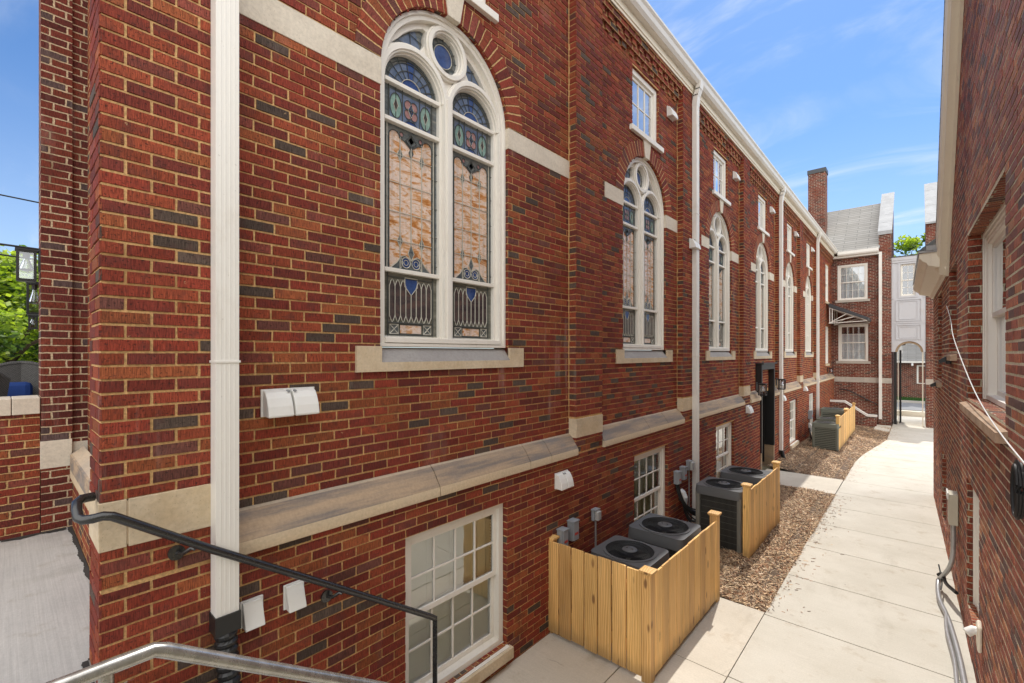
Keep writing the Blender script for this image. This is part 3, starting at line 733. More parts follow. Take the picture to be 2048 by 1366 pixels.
def big_frame():
    mb = MB()
    def light(s): return [(s*LC-LW, 3.085), (s*LC+LW, 3.085)] + arc(s*LC, 5.115, LW, 0, PI, 20)
    rr = .155
    # spandrel openings between big arch, half arches and circle
    def spand(s):
        p = []
        for q in (60, 50, 40, 30, 22): p.append((.615*math.cos(math.radians(q+28)), ZS+.615*math.sin(math.radians(q+28))))
        p = [(.60*math.cos(math.radians(d)), ZS+.60*math.sin(math.radians(d))) for d in (36, 44, 52, 60, 66)]
        p += [(CZ and .235*math.cos(math.radians(d)), CZ+.235*math.sin(math.radians(d))) for d in (25, 8, -8)]
        p += [(LC+.365*math.cos(math.radians(d)), 5.115+.365*math.sin(math.radians(d))) for d in (100, 85, 68, 52)]
        return p if s > 0 else [(-a, b) for a, b in reversed(p)]
    holes = [light(-1), light(1), arc(0, CZ, rr, 0, 2*PI, 24)[:-1], spand(1), spand(-1)]
    mb.plate(archpoly(0, ZB+.003, ZS, R-.003, 36), holes, FX, -.17, -.105)
    # outer moulding
    mb.plate(archpoly(0, ZB+.004, ZS, R-.004, 36), [archpoly(0, 3.062, ZS, .645, 36)], FX, -.11, -.055)
    mb.plate(archpoly(0, ZB+.005, ZS, R-.006, 36), [archpoly(0, 3.03, ZS, .682, 36)], FX, -.06, -.035)
    for s in (-1, 1):     # half-arch mouldings with a rounded section
        for ra, rb, x in ((.285, .352, -.078), (.3, .338, -.063)):
            o = arc(s*LC, 5.115, rb, 0, PI, 24); i = arc(s*LC, 5.115, ra, PI, 0, 24)
            mb.plate(o+i, [], FX, -.106, x)
    for ra, rb, x in ((.165, .232, -.078), (.18, .217, -.06)):
        mb.plate(arc(0, CZ, rb, 0, 2*PI, 32)[:-1], [arc(0, CZ, ra, 0, 2*PI, 32)[:-1]], FX, -.106, x)
    mb.box(-.105, -.045, 3.03, -.058, .045, 5.2); mb.box(-.06, -.022, 3.03, -.045, .022, 5.16)
    for s in (-1, 1):
        for z in (5.113, 4.806, 3.615): mb.box(-.15, s*LC-LW, z-.016, -.1, s*LC+LW, z+.016)
    mb.box(-.105, -.645, 3.035, -.03, .645, 3.075)
    return mb
def ell(cy, cz, a, b, n=16): return [(cy+a*math.cos(2*PI*k/n), cz+b*math.sin(2*PI*k/n)) for k in range(n)]
GM = ['g_edge', 'g_amber', 'g_lav', 'g_blue', 'g_teal', 'g_rose', 'g_smoke', 'g_olive']
def glass_lights():
    """one mesh of coloured glass, one of lead"""
    g = MB(); ld = MB()
    def piece(poly, m, k=1):
        if area(poly) < 0: poly = poly[::-1]
        x = -.145+.0012*k
        loops = [[Vector((*p, 0)) for p in poly]]
        for tri in tessellate_polygon(loops):
            a, b, c = [poly[i] for i in tri]
            if (b[0]-a[0])*(c[1]-a[1])-(b[1]-a[1])*(c[0]-a[0]) < 0: b, c = c, b
            g.face([FX(*a, x), FX(*b, x), FX(*c, x)], m)
    def line(pts, w=.0042, m=0):
        ld.tube([FX(p[0], p[1], -.1375) for p in pts], w, 5, m, caps=False)
    def loop(pts, w=.004, m=0): line(list(pts)+[pts[0]], w, m)
    for s in (-1, 1):
        c = s*LC
        piece([(c-LW-.01, 3.06), (c+LW+.01, 3.06)]+arc(c, 5.115, LW+.01, 0, PI, 16), 0, 0)
        # head: border ring, lavender fan, blue eye
        z0 = 5.132
        piece([(c-.225, z0)]+list(reversed(arc(c, 5.115, .225, .07, PI-.07, 16))), 2, 1)
        for k in range(9):
            a = PI*(k+.04)/9
            if k in (4,): piece([(c+.1*math.cos(1.3), 5.115+.1*math.sin(1.3)), (c+.235*math.cos(1.36), 5.115+.235*math.sin(1.36)), (c, 5.37), (c+.235*math.cos(PI-1.36), 5.115+.235*math.sin(PI-1.36)), (c+.1*math.cos(PI-1.3), 5.115+.1*math.sin(PI-1.3))], 3, 2)
            line([(c+.1*math.cos(a), 5.115+.1*math.sin(a)), (c+.265*math.cos(a), 5.115+.265*math.sin(a))], .0034, 1)
        piece([(c-.095, z0)]+list(reversed(arc(c, 5.115, .097, .1, PI-.1, 12))), 3, 2)
        for r in (.1, .165, .225, .245): line(arc(c, 5.115, r, .08, PI-.08, 14), .0036, 1 if r != .1 else 0)
        # second tier
        piece(rect(c-.2, 4.83, c+.2, 5.07), 2, 1)
        for q in (-1, 1):
            e = ell(c+q*.148, 4.95, .055, .1); piece(e, 4, 2); loop(e, .0036, 1)
            e = [(c+q*.148, 4.90), (c+q*.148+.022, 4.955), (c+q*.148, 5.01), (c+q*.148-.022, 4.955)]; piece(e, 6, 3); loop(e, .003, 0)
            line([(c+q*.148, 4.825), (c+q*.148, 5.095)], .003, 1)
        for a in range(4):
            tt = PI/4+a*PI/2; e = ell(c+.04*math.cos(tt), 4.96+.05*math.sin(tt), .036, .042, 12); piece(e, 5, 2); loop(e, .0032, 1)
        e = [(c, 4.905), (c+.03, 4.96), (c, 5.015), (c-.03, 4.96)]; piece(e, 3, 4); loop(e, .0032, 0)
        e = [(c-.07, 4.835), (c+.07, 4.835), (c+.03, 4.87), (c-.03, 4.87)]; piece(e, 3, 3); loop(e, .003, 1)
        for x in (-.085, .085, -.215, .215): line([(c+x, 4.822), (c+x, 5.097)], .004, 1)
        # tall amber field
        A = .212
        am = [(c-A, 3.635), (c+A, 3.635), (c+A, 4.7)] + arc(c+A-.05, 4.7, .05, 0, PI, 6)[1:] + [(c+.07, 4.69), (c, 4.64), (c-.07, 4.69)] + arc(c-A+.05, 4.7, .05, 0, PI, 6)[:-1] + [(c-A, 4.7)]
        piece(am, 1, 1); loop(am, .0042, 1)
        for q in (-1, 1):
            e = ell(c+q*.095, 4.735, .018, .02, 10); piece(e, 5, 2); loop(e, .003, 1)
            line([(c+q*.108, 3.64), (c+q*.108, 4.71)], .0042)
            line([(c+q*.232, 3.63), (c+q*.232, 4.785)], .005); line([(c+q*.245, 3.63), (c+q*.245, 4.785)], .003, 1)
            for z in (3.7, 3.95, 4.2, 4.45, 4.68): line([(c+q*.213, z), (c+q*.272, z+.004)], .003, 1)
            for z in (4.565, 3.865):
                e = [(c+q*.108, z-.055), (c+q*.108+.026, z), (c+q*.108, z+.055), (c+q*.108-.026, z)]; piece(e, 0, 3); loop(e, .0036)
        line([(c, 3.84), (c, 4.65)], .0045)
        for z in (4.565, 4.33, 4.095, 3.865): line([(c-A, z), (c+A, z)], .0035)
        for e, mm in (([(c, 4.56), (c+.022, 4.61), (c, 4.655), (c-.022, 4.61)], 0), ([(c-.055, 4.7), (c, 4.76), (c+.055, 4.7), (c, 4.655)], 0), ([(c-.03, 4.71), (c, 4.745), (c+.03, 4.71), (c, 4.68)], 3)):
            piece(e, mm, 3); loop(e, .0032, 1)
        # fleur ornament at the foot
        e = [(c-.2, 3.635), (c+.2, 3.635), (c+.135, 3.69), (c+.1, 3.74), (c+.06, 3.752), (c, 3.72), (c-.06, 3.752), (c-.1, 3.74), (c-.135, 3.69)]
        piece(e, 0, 2); loop(e, .0042)
        e = [(c, 3.715), (c+.03, 3.775), (c, 3.85), (c-.03, 3.775)]; piece(e, 0, 4); loop(e, .0036)
        for q in (-1, 1):
            e = ell(c+q*.05, 3.695, .042, .043, 14); piece(e, 3, 3); loop(e, .0038)
            line(arc(c+q*.05, 3.695, .022, 0, 2*PI, 10), .003)
            line([(c+q*.1, 3.74), (c+q*.08, 3.69), (c+q*.1, 3.645)], .003)
        # lower panel
        piece(rect(c-.272, 3.08, c+.272, 3.6), 7, 1)
        piece(rect(c-.208, 3.225, c+.208, 3.53), 6, 2)
        e = [(c-.062, 3.57), (c+.062, 3.57), (c+.062, 3.5), (c, 3.43), (c-.062, 3.5)]; piece(e, 3, 4); loop(e, .0045)
        for k in range(9):
            x = c-.208+.052*k
            if abs(x-c) < .001: line([(x, 3.245), (x, 3.43)], .0042)
            elif abs(x-c) < .06: line([(x, 3.245), (x, 3.5)], .0042)
            else: line([(x, 3.245), (x, 3.5)], .0042)
        for k in range(8):
            x = c-.208+.052*k
            if not (2 < k < 5): line([(x, 3.49), (x+.012, 3.53), (x+.026, 3.548), (x+.04, 3.53), (x+.052, 3.49)], .0036)
            line([(x, 3.26), (x+.013, 3.225), (x+.026, 3.2), (x+.039, 3.225), (x+.052, 3.26)], .0036)
        for q in (-1, 1):
            b0, b1 = (c-.205, c-.125) if q < 0 else (c+.125, c+.205)
            piece(rect(b0, 3.11, b1, 3.185), 0, 3); loop(rect(b0, 3.11, b1, 3.185), .0045)
            line([(b0, 3.11), (b1, 3.185)], .0036); line([(b0, 3.185), (b1, 3.11)], .0036)
            line([(c+q*.225, 3.085), (c+q*.225, 3.6)], .005, 1)
        piece(rect(c-.105, 3.115, c+.105, 3.182), 1, 3); loop(rect(c-.115, 3.105, c+.115, 3.19), .0042, 1)
        for z in (3.097, 3.2, 3.565): line([(c-.225, z), (c+.225, z)], .0045, 1)
        line([(c-.26, 3.09), (c+.26, 3.09)], .005)
    # rose
    piece(arc(0, CZ, .165, 0, 2*PI, 24)[:-1], 0, 0); piece(arc(0, CZ, .098, 0, 2*PI, 20)[:-1], 3, 2)
    for r in (.1, .115): loop(arc(0, CZ, r, 0, 2*PI, 20)[:-1], .0036, 1 if r > .1 else 0)
    for k in range(12):
        a = 2*PI*k/12; line([(.115*math.cos(a), CZ+.115*math.sin(a)), (.155*math.cos(a), CZ+.155*math.sin(a))], .003, 1)
    for s in (-1, 1):
        p = [(s*.2, 5.45), (s*.5, 5.45), (s*.52, 5.5), (s*.42, 5.62), (s*.2, 5.74)]; piece(p, 0, 0); piece([(s*.24, 5.5), (s*.46, 5.5), (s*.3, 5.66)], 2, 1)
        line([(s*.22, 5.56), (s*.45, 5.62)], .003, 1); line([(s*.34, 5.44), (s*.36, 5.68)], .003, 1)
    return g, ld
ab, ks, sl, fr = arch_bricks(), keystone(), big_sill(), big_frame()
gl, ld = glass_lights()
proto = {}
for i, c in enumerate(WC):
    if i == 0:
        P = {}
        P['brick_arch'] = ab.build('brick_arch', 'arch_brick', church)
        P['keystone'] = ks.build('keystone', 'stone_pale', church, bevel=.004)
        P['window_sill'] = sl.build('window_sill', ['stone', 'stone_wash'], church)
        w = P['stained_glass_window'] = fr.build('stained_glass_window', 'white', church, bevel=.004)
        P['g'] = gl.build('stained_glass', GM, w); P['l'] = ld.build('leading', ['came', 'came_dark'], w)
        for k in ('brick_arch', 'keystone', 'window_sill', 'stained_glass_window'): P[k].location = (0, c, 0)
    else:
        for k in ('brick_arch', 'keystone', 'window_sill', 'stained_glass_window'): dup(P[k], (0, c, 0))

def sash(mb, y0, y1, z0, z1, x, cols, rows, st=.045, mt=.018, d=.03):
    """one sash drawn on a +X facing plane, front face at x"""
    mb.box(x-d, y0, z0, x, y0+st, z1); mb.box(x-d, y1-st, z0, x, y1, z1)
    mb.box(x-d, y0+st, z0, x, y1-st, z0+st); mb.box(x-d, y0+st, z1-st, x, y1-st, z1)
    w = (y1-y0-2*st)/cols; h = (z1-z0-2*st)/rows
    for k in range(1, cols): mb.box(x-d+.004, y0+st+w*k-mt/2, z0+st, x-.004, y0+st+w*k+mt/2, z1-st)
    for k in range(1, rows): mb.box(x-d+.006, y0+st, z0+st+h*k-mt/2, x-.006, y1-st, z0+st+h*k+mt/2)
def window_parts(W2, z0, z1, x, cols, rows, two=True, inside='blind', glass='glass', name='basement_window', case=.07, parent=None, sill=None):
    """casing + sashes as one mesh with pane and blind below it, centred on y=0"""
    mb = MB()
    mb.box(x-.1, -W2+.004, z0+.004, x, -W2+case, z1-.004); mb.box(x-.1, W2-case, z0+.004, x, W2-.004, z1-.004)
    mb.box(x-.1, -W2+case, z1-case, x, W2-case, z1-.004); mb.box(x-.1, -W2+case, z0+.004, x+.01, W2-case, z0+.05)
    a, b = -W2+case, W2-case; zm = (z0+z1)/2
    if two:
        sash(mb, a, b, z0+.05, zm+.02, x-.06, cols, rows); sash(mb, a, b, zm-.02, z1-case, x-.028, cols, rows)
    else: sash(mb, a, b, z0+.05, z1-case, x-.03, cols, rows)
    o = mb.build(name, 'white', parent, bevel=.003)
    g = MB()
    if two:
        g.face([FX(*p, x-.075) for p in rect(a+.02, z0+.06, b-.02, zm)], 0); g.face([FX(*p, x-.043) for p in rect(a+.02, zm, b-.02, z1-case-.02)], 0)
    else: g.face([FX(*p, x-.045) for p in rect(a+.02, z0+.06, b-.02, z1-case-.02)], 0)
    g.build('pane', glass, o)
    bl = MB()
    if inside == 'blind':
        n = int((z1-z0)/.028)
        for k in range(n):
            z = z0+.05+k*.028
            bl.face([(x-.103, a, z), (x-.103, b, z), (x-.118, b, z+.0215), (x-.118, a, z+.0215)])
        for s in (-.5, .0, .5): bl.box(x-.102, s*b-.004, z0, x-.1, s*b+.004, z1)
        bl.face([FX(*p, x-.19) for p in rect(-W2, z0, W2, z1)], 1)
        bl.build('blind', ['blind', 'dark_in'], o)
    elif inside == 'dark':
        bl.face([FX(*p, x-.3) for p in rect(-W2-.2, z0-.2, W2+.2, z1+.2)]); bl.build('dark_room', 'dark_in', o)
    else:
        n = 24; zt = z0+(z1-z0)*(.74 if inside == 'half' else 1); bl.face([(x-.22, a, z0), (x-.22, b, z0), (x-.22, b, z1), (x-.22, a, z1)], 1)
        for k in range(n):
            y = a+(b-a)*k/n; y2 = a+(b-a)*(k+1)/n; e = .004*(k % 2)
            bl.face([(x-.095-e, y, z0), (x-.095-.004*((k+1) % 2), y2, z0), (x-.095-.004*((k+1) % 2), y2, zt), (x-.095-e, y, zt)])
        bl.build('curtain', ['curtain', 'dark_in'], o)
    return o
# small upper windows over each arch
uw = window_parts(.44, 6.16, 7.04, -.04, 3, 2, False, 'dark', 'glass_sky', 'upper_window', .075, church)
us = MB(); us.box(-.12, -.53, 6.085, .045, .53, 6.158)
us = us.build('window_sill', 'white', church, bevel=.005)
for i, c in enumerate(WC):
    if i == 0: uw.location = us.location = (0, c, 0)
    else: dup(uw, (0, c, 0)); dup(us, (0, c, 0))
for y, a, b in FW:
    o = window_parts(.45, a, b, -.02, 3, 3, True, 'curtain', 'glass', 'upper_window', .07, church); o.location = (0, y, 0)
    mb = MB(); mb.box(-.1, -.55, a-.1, .04, .55, a-.002); o = mb.build('window_sill', 'stone', church, bevel=.004); o.location = (0, y, 0)
for k, (y, a, b) in enumerate(BW):
    o = window_parts(BWW, a, b, .045, 4 if k < 1 else (4 if k == 1 else 3), 2, True, 'blind', 'glass', 'basement_window', .065, church); o.location = (0, y, 0)
    mb = MB(); mb.box(-.02, -BWW-.02, a-.125, .155, BWW+.03, a-.02); o = mb.build('window_sill', 'stone', church, bevel=.006); o.location = (0, y, 0)
    mb = MB(); mb.prism([(-.02, a-.0195), (.13, a-.0195), (.13, a-.012), (-.02, a+.012)], lambda p, q, c: (p, c, q), -BWW+.003, BWW-.003); o = mb.build('sub_sill', 'white', church); o.location = (0, y, 0)
# stepped brick corbel under the eave of each bay
def corbel(y0, y1):
    mb = MB(); z = 7.12
    for k in range(4):
        x = .021*(k+1)
        if k in (1, 3):
            mb.box(-.01, y0, z, x, y1, z+.067, skip='-x')
        else:
            n = int((y1-y0)/.205); w = (y1-y0)/n
            for j in range(n): mb.box(-.01, y0+j*w, z, x, y0+j*w+w*.56, z+.067, skip='-x')
            mb.box(-.01, y0, z+.0, x-.02, y1, z+.067, skip='-x')
        z += .067
    mb.box(-.01, y0, z, .1, y1, 7.8, skip='-x t')
    mb.build('brick_corbel', 'brick', church)
for i in range(len(WC)): corbel(PIL[i][1]+.001, PIL[i+1][0]-.001)
corbel(YW+.001, YEND)
# gutter and roof
mb = MB()
gp = [(.10, 7.56), (.20, 7.56), (.235, 7.60), (.25, 7.66), (.275, 7.69), (.275, 7.72), (.262, 7.72), (.24, 7.68), (.22, 7.62), (.12, 7.6), (.12, 7.72), (.10, 7.72)]
mb.prism(gp, lambda a, b, c: (a, c, b), .3, 25.72); mb.build('gutter', 'gutter', church)
mb = MB(); mb.box(-.05, .3, 7.46, .125, 25.8, 7.559); mb.box(.0, .3, 7.42, .112, 25.8, 7.459); mb.build('fascia', 'cream', church)
mb = MB()
mb.face([(.26, .95, 7.73), (.26, 25.9, 7.73), (-5.5, 25.9, 13.2), (-5.5, .95, 13.2)]); mb.face([(-5.5, .95, 13.2), (-5.5, 25.9, 13.2), (-11, 25.9, 7.7), (-11, .95, 7.7)])
mb.build('roof', 'shingle', church)
def downspout(y, w, zb, d=.08, boot=None, rib=True):
    mb = MB(); x0 = .1
    mb.box(x0+.003, y-w/2, zb, x0+d, y+w/2, 7.25)
    if rib:
        for k in range(4):
            yy = y-w/2+w*(k+1)/5; mb.box(x0+d, yy-.003, zb, x0+d+.0015, yy+.003, 7.25)
    # offset up to the gutter
    for (a, b), (c, e) in (((x0+d/2, 7.22), (x0+d/2+.02, 7.4)), ((x0+d/2+.02, 7.38), (x0+d/2+.06, 7.5)), ((x0+d/2+.06, 7.48), (x0+d/2+.07, 7.62))):
        mb.prism([(a-.042, b), (a+.042, b), (c+.042, e), (c-.042, e)], lambda p, q, r: (p, r, q), y-w/2-.003, y+w/2+.003)
    for z in (5.35, 2.9): mb.box(x0+.002, y-w/2-.006, z, x0+d+.006, y+w/2+.006, z+.012)
    o = mb.build('downspout', 'gutter', church, bevel=.005)
    if boot:
        b = MB(); pts = []; n = 34
        for k in range(n+1):
            f = k/n; pts.append((x0+.06+.07*f*f, y+.02*f, boot[0]-(boot[0]-boot[1])*f))
        b.tube(pts, .05, 14, radii=[.056 if k % 3 else .047 for k in range(n+1)])
        b.box(x0, y-w/2-.006, zb-.07, x0+d+.012, y+w/2+.006, zb+.03)
        b.build('drain_boot', 'black', o)
    return o
downspout(.822, .112, 1.5, .095, (1.43, .95)); downspout(7.99, .125, .08); downspout(14.62, .13, .2, .08, (.2, -.05)); downspout(20.98, .16, .1)
# door: black metal surround standing proud of the basement wall
mb = MB()
dx = .135
mb.box(-.1, DY0, .48, dx, DY0+.09, DZ); mb.box(-.1, DY1-.09, .48, dx, DY1, DZ); mb.box(-.1, DY0+.09, DZ-.14, dx, DY1-.09, DZ); mb.box(-.05, DY0-.03, DZ, dx+.05, DY1+.03, DZ+.03)
for y, s in ((DY0, 1), (DY1, -1)):
    mb.box(-.35, y+s*.0905, .0, -.1005, y+s*.05, DZ-.14)
mb.box(-.35, DY0+.09, 2.5, -.1005, DY1-.09, DZ)
o = mb.build('door_surround', 'black', church, bevel=.006)
mb = MB(); mb.box(-.30, DY0+.092, -.1, -.25, DY1-.092, 2.53)
for a, b, c, d in ((.18, .3, 1.02, 1.1), (.18, 1.25, 1.02, 2.35)): mb.box(-.252, DY0+a, b, -.242, DY0+.18+c, d)
mb.build('door', 'black', o, bevel=.004)
for a, b in ((DY0+.001, DY0+.088), (DY1-.088, DY1-.001)):
    mb = MB(); mb.box(-.30, a, -.12, .125, b, .479); mb.build('kick_stone', 'kick', church, bevel=.004)
# front tower pier further back at the left
for x, y0, y1, z0 in ((-2.9, .24, .445, 2.155), (-2.93, .445, .9, 2.12)):
    mb = MB(); mb.box(x-.35, y0, 1.0, x, y1, 9.5); mb.build('pier', 'brick_dark', church)
    mb = MB(); mb.box(x-.36, y0-.004, z0-.25, x+.004, y1 if y0 > .3 else y1-.001, z0); mb.build('stone_block', 'stone_pale', church, bevel=.004)

# ------------------------------------------------------------------ landing and steps
mb = MB(); mb.face([(-2.9, -6, 1.335), (1.26, -6, 1.335), (1.26, .33, 1.335), (.1, .33, 1.335), (.1, .44, 1.335), (-2.9, .44, 1.335)]); mb.box(.11, -6, -.05, 1.26, .325, 1.334, skip='t')
struct('landing', mb, 'landing')
mb = MB()
for k in range(7):
    y = .33+k*.27; mb.box(.11, y, -.05, 1.26, y+.27, 1.335-.167*(k+1))
struct('steps', mb, 'landing')
mb = MB()
rnd = random.Random(3)
def ragged(a, b, w, n):
    A, B = Vector(a), Vector(b); d = (B-A).normalized(); s = Vector((-d.y, d.x, 0)); L = []
    for k in range(n+1):
        p = A+(B-A)*k/n; L.append((p, p+s*w*(.75+.2*math.sin(k*.37)+rnd.uniform(-.12, .12))))
    for (p, q), (r, u) in zip(L, L[1:]): mb.face([p, q, u, r])
ragged((-.24, .44, 1.34), (-2.88, .44, 1.34), .035, 110); ragged((-.245, .305, 1.3405), (-.245, .44, 1.3405), .03, 12); ragged((.1, .305, 1.341), (-.25, .305, 1.341), .03, 24)
ragged((-2.885, -.0, 1.342), (-2.885, -3, 1.342), -.08, 90); ragged((-2.885, .4, 1.342), (-2.885, 0., 1.342), .08, 30)
struct('tar_seam', mb, 'tar')
# low wall at the back of the landing
lw = thing('brick_wall', 'low brick wall with pale stone coping behind the landing', 'wall', (-2.9, -1.5, 1.3))
mb = MB(); mb.box(-.3, -3, -.3, -.02, 1.735, 1.11); mb.build('wall', 'brick', lw)
mb = MB()
for a, b in ((-3, -1.2), (-1.196, .3), (.304, 1.56), (1.564, 1.735)): mb.box(-.36, a, 1.111, .02, b, 1.255)
mb.build('coping', 'stone_pale', lw, bevel=.006)
mb = MB(); mb.box(-14, -8, -.1, -3.21, 5, 1.91); struct('porch_floor', mb, 'landing')

# ------------------------------------------------------------------ handrails
def rail_thing(label, pts, r, mt, posts=(), brackets=(), loc=(0, 0, 0)):
    o = thing('handrail', label, 'handrail', loc)
    mb = MB(); mb.tube(pts, r, 14); mb.build('rail', mt, o, smooth=True)
    for p in posts:
        mb = MB(); mb.tube([p[0], p[1]], p[2], 4 if len(p) > 3 else 12); mb.build('post', mt, o, smooth=len(p) <= 3)
    for (x, y, z, zr) in brackets:
        mb = MB(); mb.tube([(.101, y, z), (.118, y, z)], .038, 16); mb.tube([(.11, y, z), (.15, y+.02, z), (.185, y+.05, zr-.05), (x, y+.06, zr-.055)], .011, 8)
        mb.build('bracket', mt, o, smooth=True)
    return o
rail_thing('black handrail fixed to the church wall, ending in a return loop at the corner',
           [(.03, .30, 2.26), (.04, .255, 2.26), (.07, .235, 2.25), (.11, .232, 2.225), (.145, .236, 2.2), (.17, .25, 2.193), (.185, .28, 2.194), (.195, .315, 2.2), (.2, .345, 2.192), (.2, .37, 2.175), (.2, .73, 1.92), (.2, 1.37, 1.49), (.2, 2.2, .925), (.2, 2.245, .89)],
           .0212, 'rail', [((.2, 2.245, .9), (.2, 2.245, 0.), .024, 1)], [(.2, .61, 1.91, 1.99), (.2, 1.42, 1.36, 1.44)])
rail_thing('worn steel stair handrail in the foreground, nearest the camera',
           [(1.27, -1.2, 2.06), (1.27, -.4, 2.055), (1.27, .31, 2.05), (1.27, .335, 2.037), (1.27, .96, 1.6), (1.27, 2.2, .72)],
           .022, 'railworn', [((1.27, .2, 2.04), (1.27, .2, 1.335), .018), ((1.27, 2.18, .73), (1.27, 2.18, 0.), .018)])

# ------------------------------------------------------------------ vent hoods
def hood(kind):
    """dryer style hood at the origin on a +X facing wall"""
    o = thing('vent_hood', 'white vent hood', 'vent', group='white vent hoods on the church wall')
    def flap(mb, y0, y1, h, d):
        prof = [(.0, -h/2), (d, -h/2), (d*.98, -h/2+.02), (d*.62, h*.12), (d*.42, h*.36), (d*.2, h/2), (0, h/2)]
        mb.prism(prof, lambda a, b, c: (a, c, b), y0, y1)
    if kind == 'single':
        b = MB(); b.box(.001, -.062, -.075, .014, .062, .075); b.build('flange', 'vent', o, bevel=.003)
        b = MB(); prof = [(.014, -.07), (.075, -.075), (.075, -.068), (.032, .052), (.03, .066), (.014, .068)]
        b.prism(prof, lambda a, c, d: (a, d, c), -.052, .052); b.build('hood', 'vent', o, bevel=.004)
    else:
        b = MB(); b.box(.001, -.165, -.085, .012, .165, .085); b.build('flange', 'vent', o, bevel=.003)
        for y0, y1 in ((-.155, -.006), (.006, .155)):
            b = MB(); prof = [(.012, -.08), (.105, -.085), (.11, -.075), (.098, -.02), (.075, .03), (.05, .066), (.02, .078), (.012, .078)]
            b.prism(prof, lambda a, c, d: (a, d, c), y0, y1); b.build('hood', 'vent', o, bevel=.006)
            b = MB(); b.tube([(.04, (y0+y1)/2+(.06 if y0 < 0 else -.06), .072), (.062, (y0+y1)/2+(.06 if y0 < 0 else -.06), .07)], .008, 8)
            b.build('screw', 'boxgrey', o)
    return o
hs, hd = hood('single'), hood('double')
hs.location = (.1, .97, 1.45); hs['label'] = 'single white vent hood nearest the near downspout, lower of two below the handrail'
dup(hs, (.1, 1.21, 1.455), 0, 'single white vent hood just right of another one, under the wall bracket of the handrail')
hd.location = (0, 1.22, 2.645); hd['label'] = 'large double white vent hood on the upper brick left of the nearest arched window'
for loc, lab, sc in (((.1, 4.06, 1.58), 'double white vent hood below the stone course, above the nearest pine fence', .72),
                 ((.1, 11.35, 1.68), 'double white vent hood just left of the black doorway', .8),
                 ((.1, 14.95, 1.68), 'white vent hood beside the downspout right of the black doorway', .72),
                 ((.1, 18.35, 1.75), 'white vent hood under the fifth stone block, above the far basement windows', .8),
                 ((.1, 7.93, 4.83), 'double white vent hood halfway up the second pilaster beside its downspout', .8),
                 ((.0, 7.22, 6.84), 'white vent hood high up right of the second small upper window', .72),
                 ((.0, 10.72, 6.84), 'white vent hood high up right of the third small upper window', .72),
                 ((.0, 14.05, 6.88), 'white vent hood high up right of the fourth small upper window', .72),
                 ((.0, 17.4, 6.88), 'white vent hood high up right of the fifth small upper window', .72),
                 ((.0, 20.5, 6.9), 'farthest white vent hood high up beside the last small upper window', .72)):
    d = dup(hd, loc, 0, lab); d.scale = (.9 if sc < .8 else 1, sc, 1)

# ------------------------------------------------------------------ lanterns
def lantern(label, w, h, loc, rz, group, arm=.06):
    """arm leaves the wall along local +X"""
    o = thing('wall_lantern', label, 'lantern', loc, rz, group)
    b = MB(); b.box(0, -.055, h*.35, .018, .055, h*1.12); b.build('back_plate', 'black', o, bevel=.004)
    cx = arm+w/2; b = MB(); t = .009
    b.tube([(.01, 0, h*1.0), (cx, 0, h*1.03)], .01, 8); b.tube([(cx, 0, h*.99), (cx, 0, h*1.06)], .014, 8)
    for sx in (-1, 1):
        for sy in (-1, 1): b.box(cx+sx*(w/2-t)-t, sy*(w/2-t)-t, 0, cx+sx*(w/2-t)+t, sy*(w/2-t)+t, h)
    for z in (0, h-.018):
        for s in (-1, 1):
            b.box(cx-w/2, s*(w/2-t)-t*.9, z, cx+w/2, s*(w/2-t)+t*.9, z+.018); b.box(cx+s*(w/2-t)-t*.9, -w/2+2*t, z, cx+s*(w/2-t)+t*.9, w/2-2*t, z+.018)
    b.box(cx-w/2-.008, -w/2-.008, h, cx+w/2+.008, w/2+.008, h+.014)
    b.box(cx-w/2+t, -w/2+t, -.003, cx+w/2-t, w/2-t, .006)
    b.build('frame', 'black', o)
    g = MB()
    for s in (-1, 1):
        g.face([(cx+s*(w/2-t), -w/2+t, .015), (cx+s*(w/2-t), w/2-t, .015), (cx+s*(w/2-t), w/2-t, h-.015), (cx+s*(w/2-t), -w/2+t, h-.015)])
        g.face([(cx-w/2+t, s*(w/2-t), .015), (cx+w/2-t, s*(w/2-t), .015), (cx+w/2-t, s*(w/2-t), h-.015), (cx-w/2+t, s*(w/2-t), h-.015)])
    g.build('pane', 'glass_lamp', o)
    b = MB(); b.lathe([(.022, h*.96), (.024, h*.8), (.0, h*.8)], cx, 0, 12); b.build('socket', 'black', o)
    b = MB(); b.lathe([(.014, h*.8), (.02, h*.72), (.045, h*.45), (.048, h*.4), (.03, h*.34), (.0, h*.33)], cx, 0, 14); b.build('bulb', 'glass_lamp', o, smooth=True)
    b = MB()
    for k in range(5):
        a = 2*PI*k/5; b.tube([(cx+.01*math.cos(a), .01*math.sin(a), h*.74), (cx+.028*math.cos(a), .028*math.sin(a), h*.44)], .0012, 4)
    b.build('filament', 'bulb', o)
    return o
GL = 'black wall lanterns on the church'
lantern('nearest black box lantern with clear bulb on the corner pier, left edge', .125, .27, (-2.98, .245, 3.6), -PI/2, GL, .03)
lantern('second black lantern below and behind the nearest one, half hidden by the pier', .125, .36, (-4.6, .38, 3.4), -PI/2, GL)
lantern('third, smallest black lantern lowest behind the pier at the left edge', .10, .2, (-7.2, .44, 3.33), -PI/2, GL)
lantern('black wall lantern on the left side of the black doorway', .16, .27, (.1, 12.12, 1.95), 0, GL)
lantern('black wall lantern on the right side of the black doorway', .16, .27, (.1, 14.2, 1.97), 0, GL)
lantern('far small black lantern above the stone course near the wing corner', .15, .25, (.0, 24.6, 2.05), 0, GL)
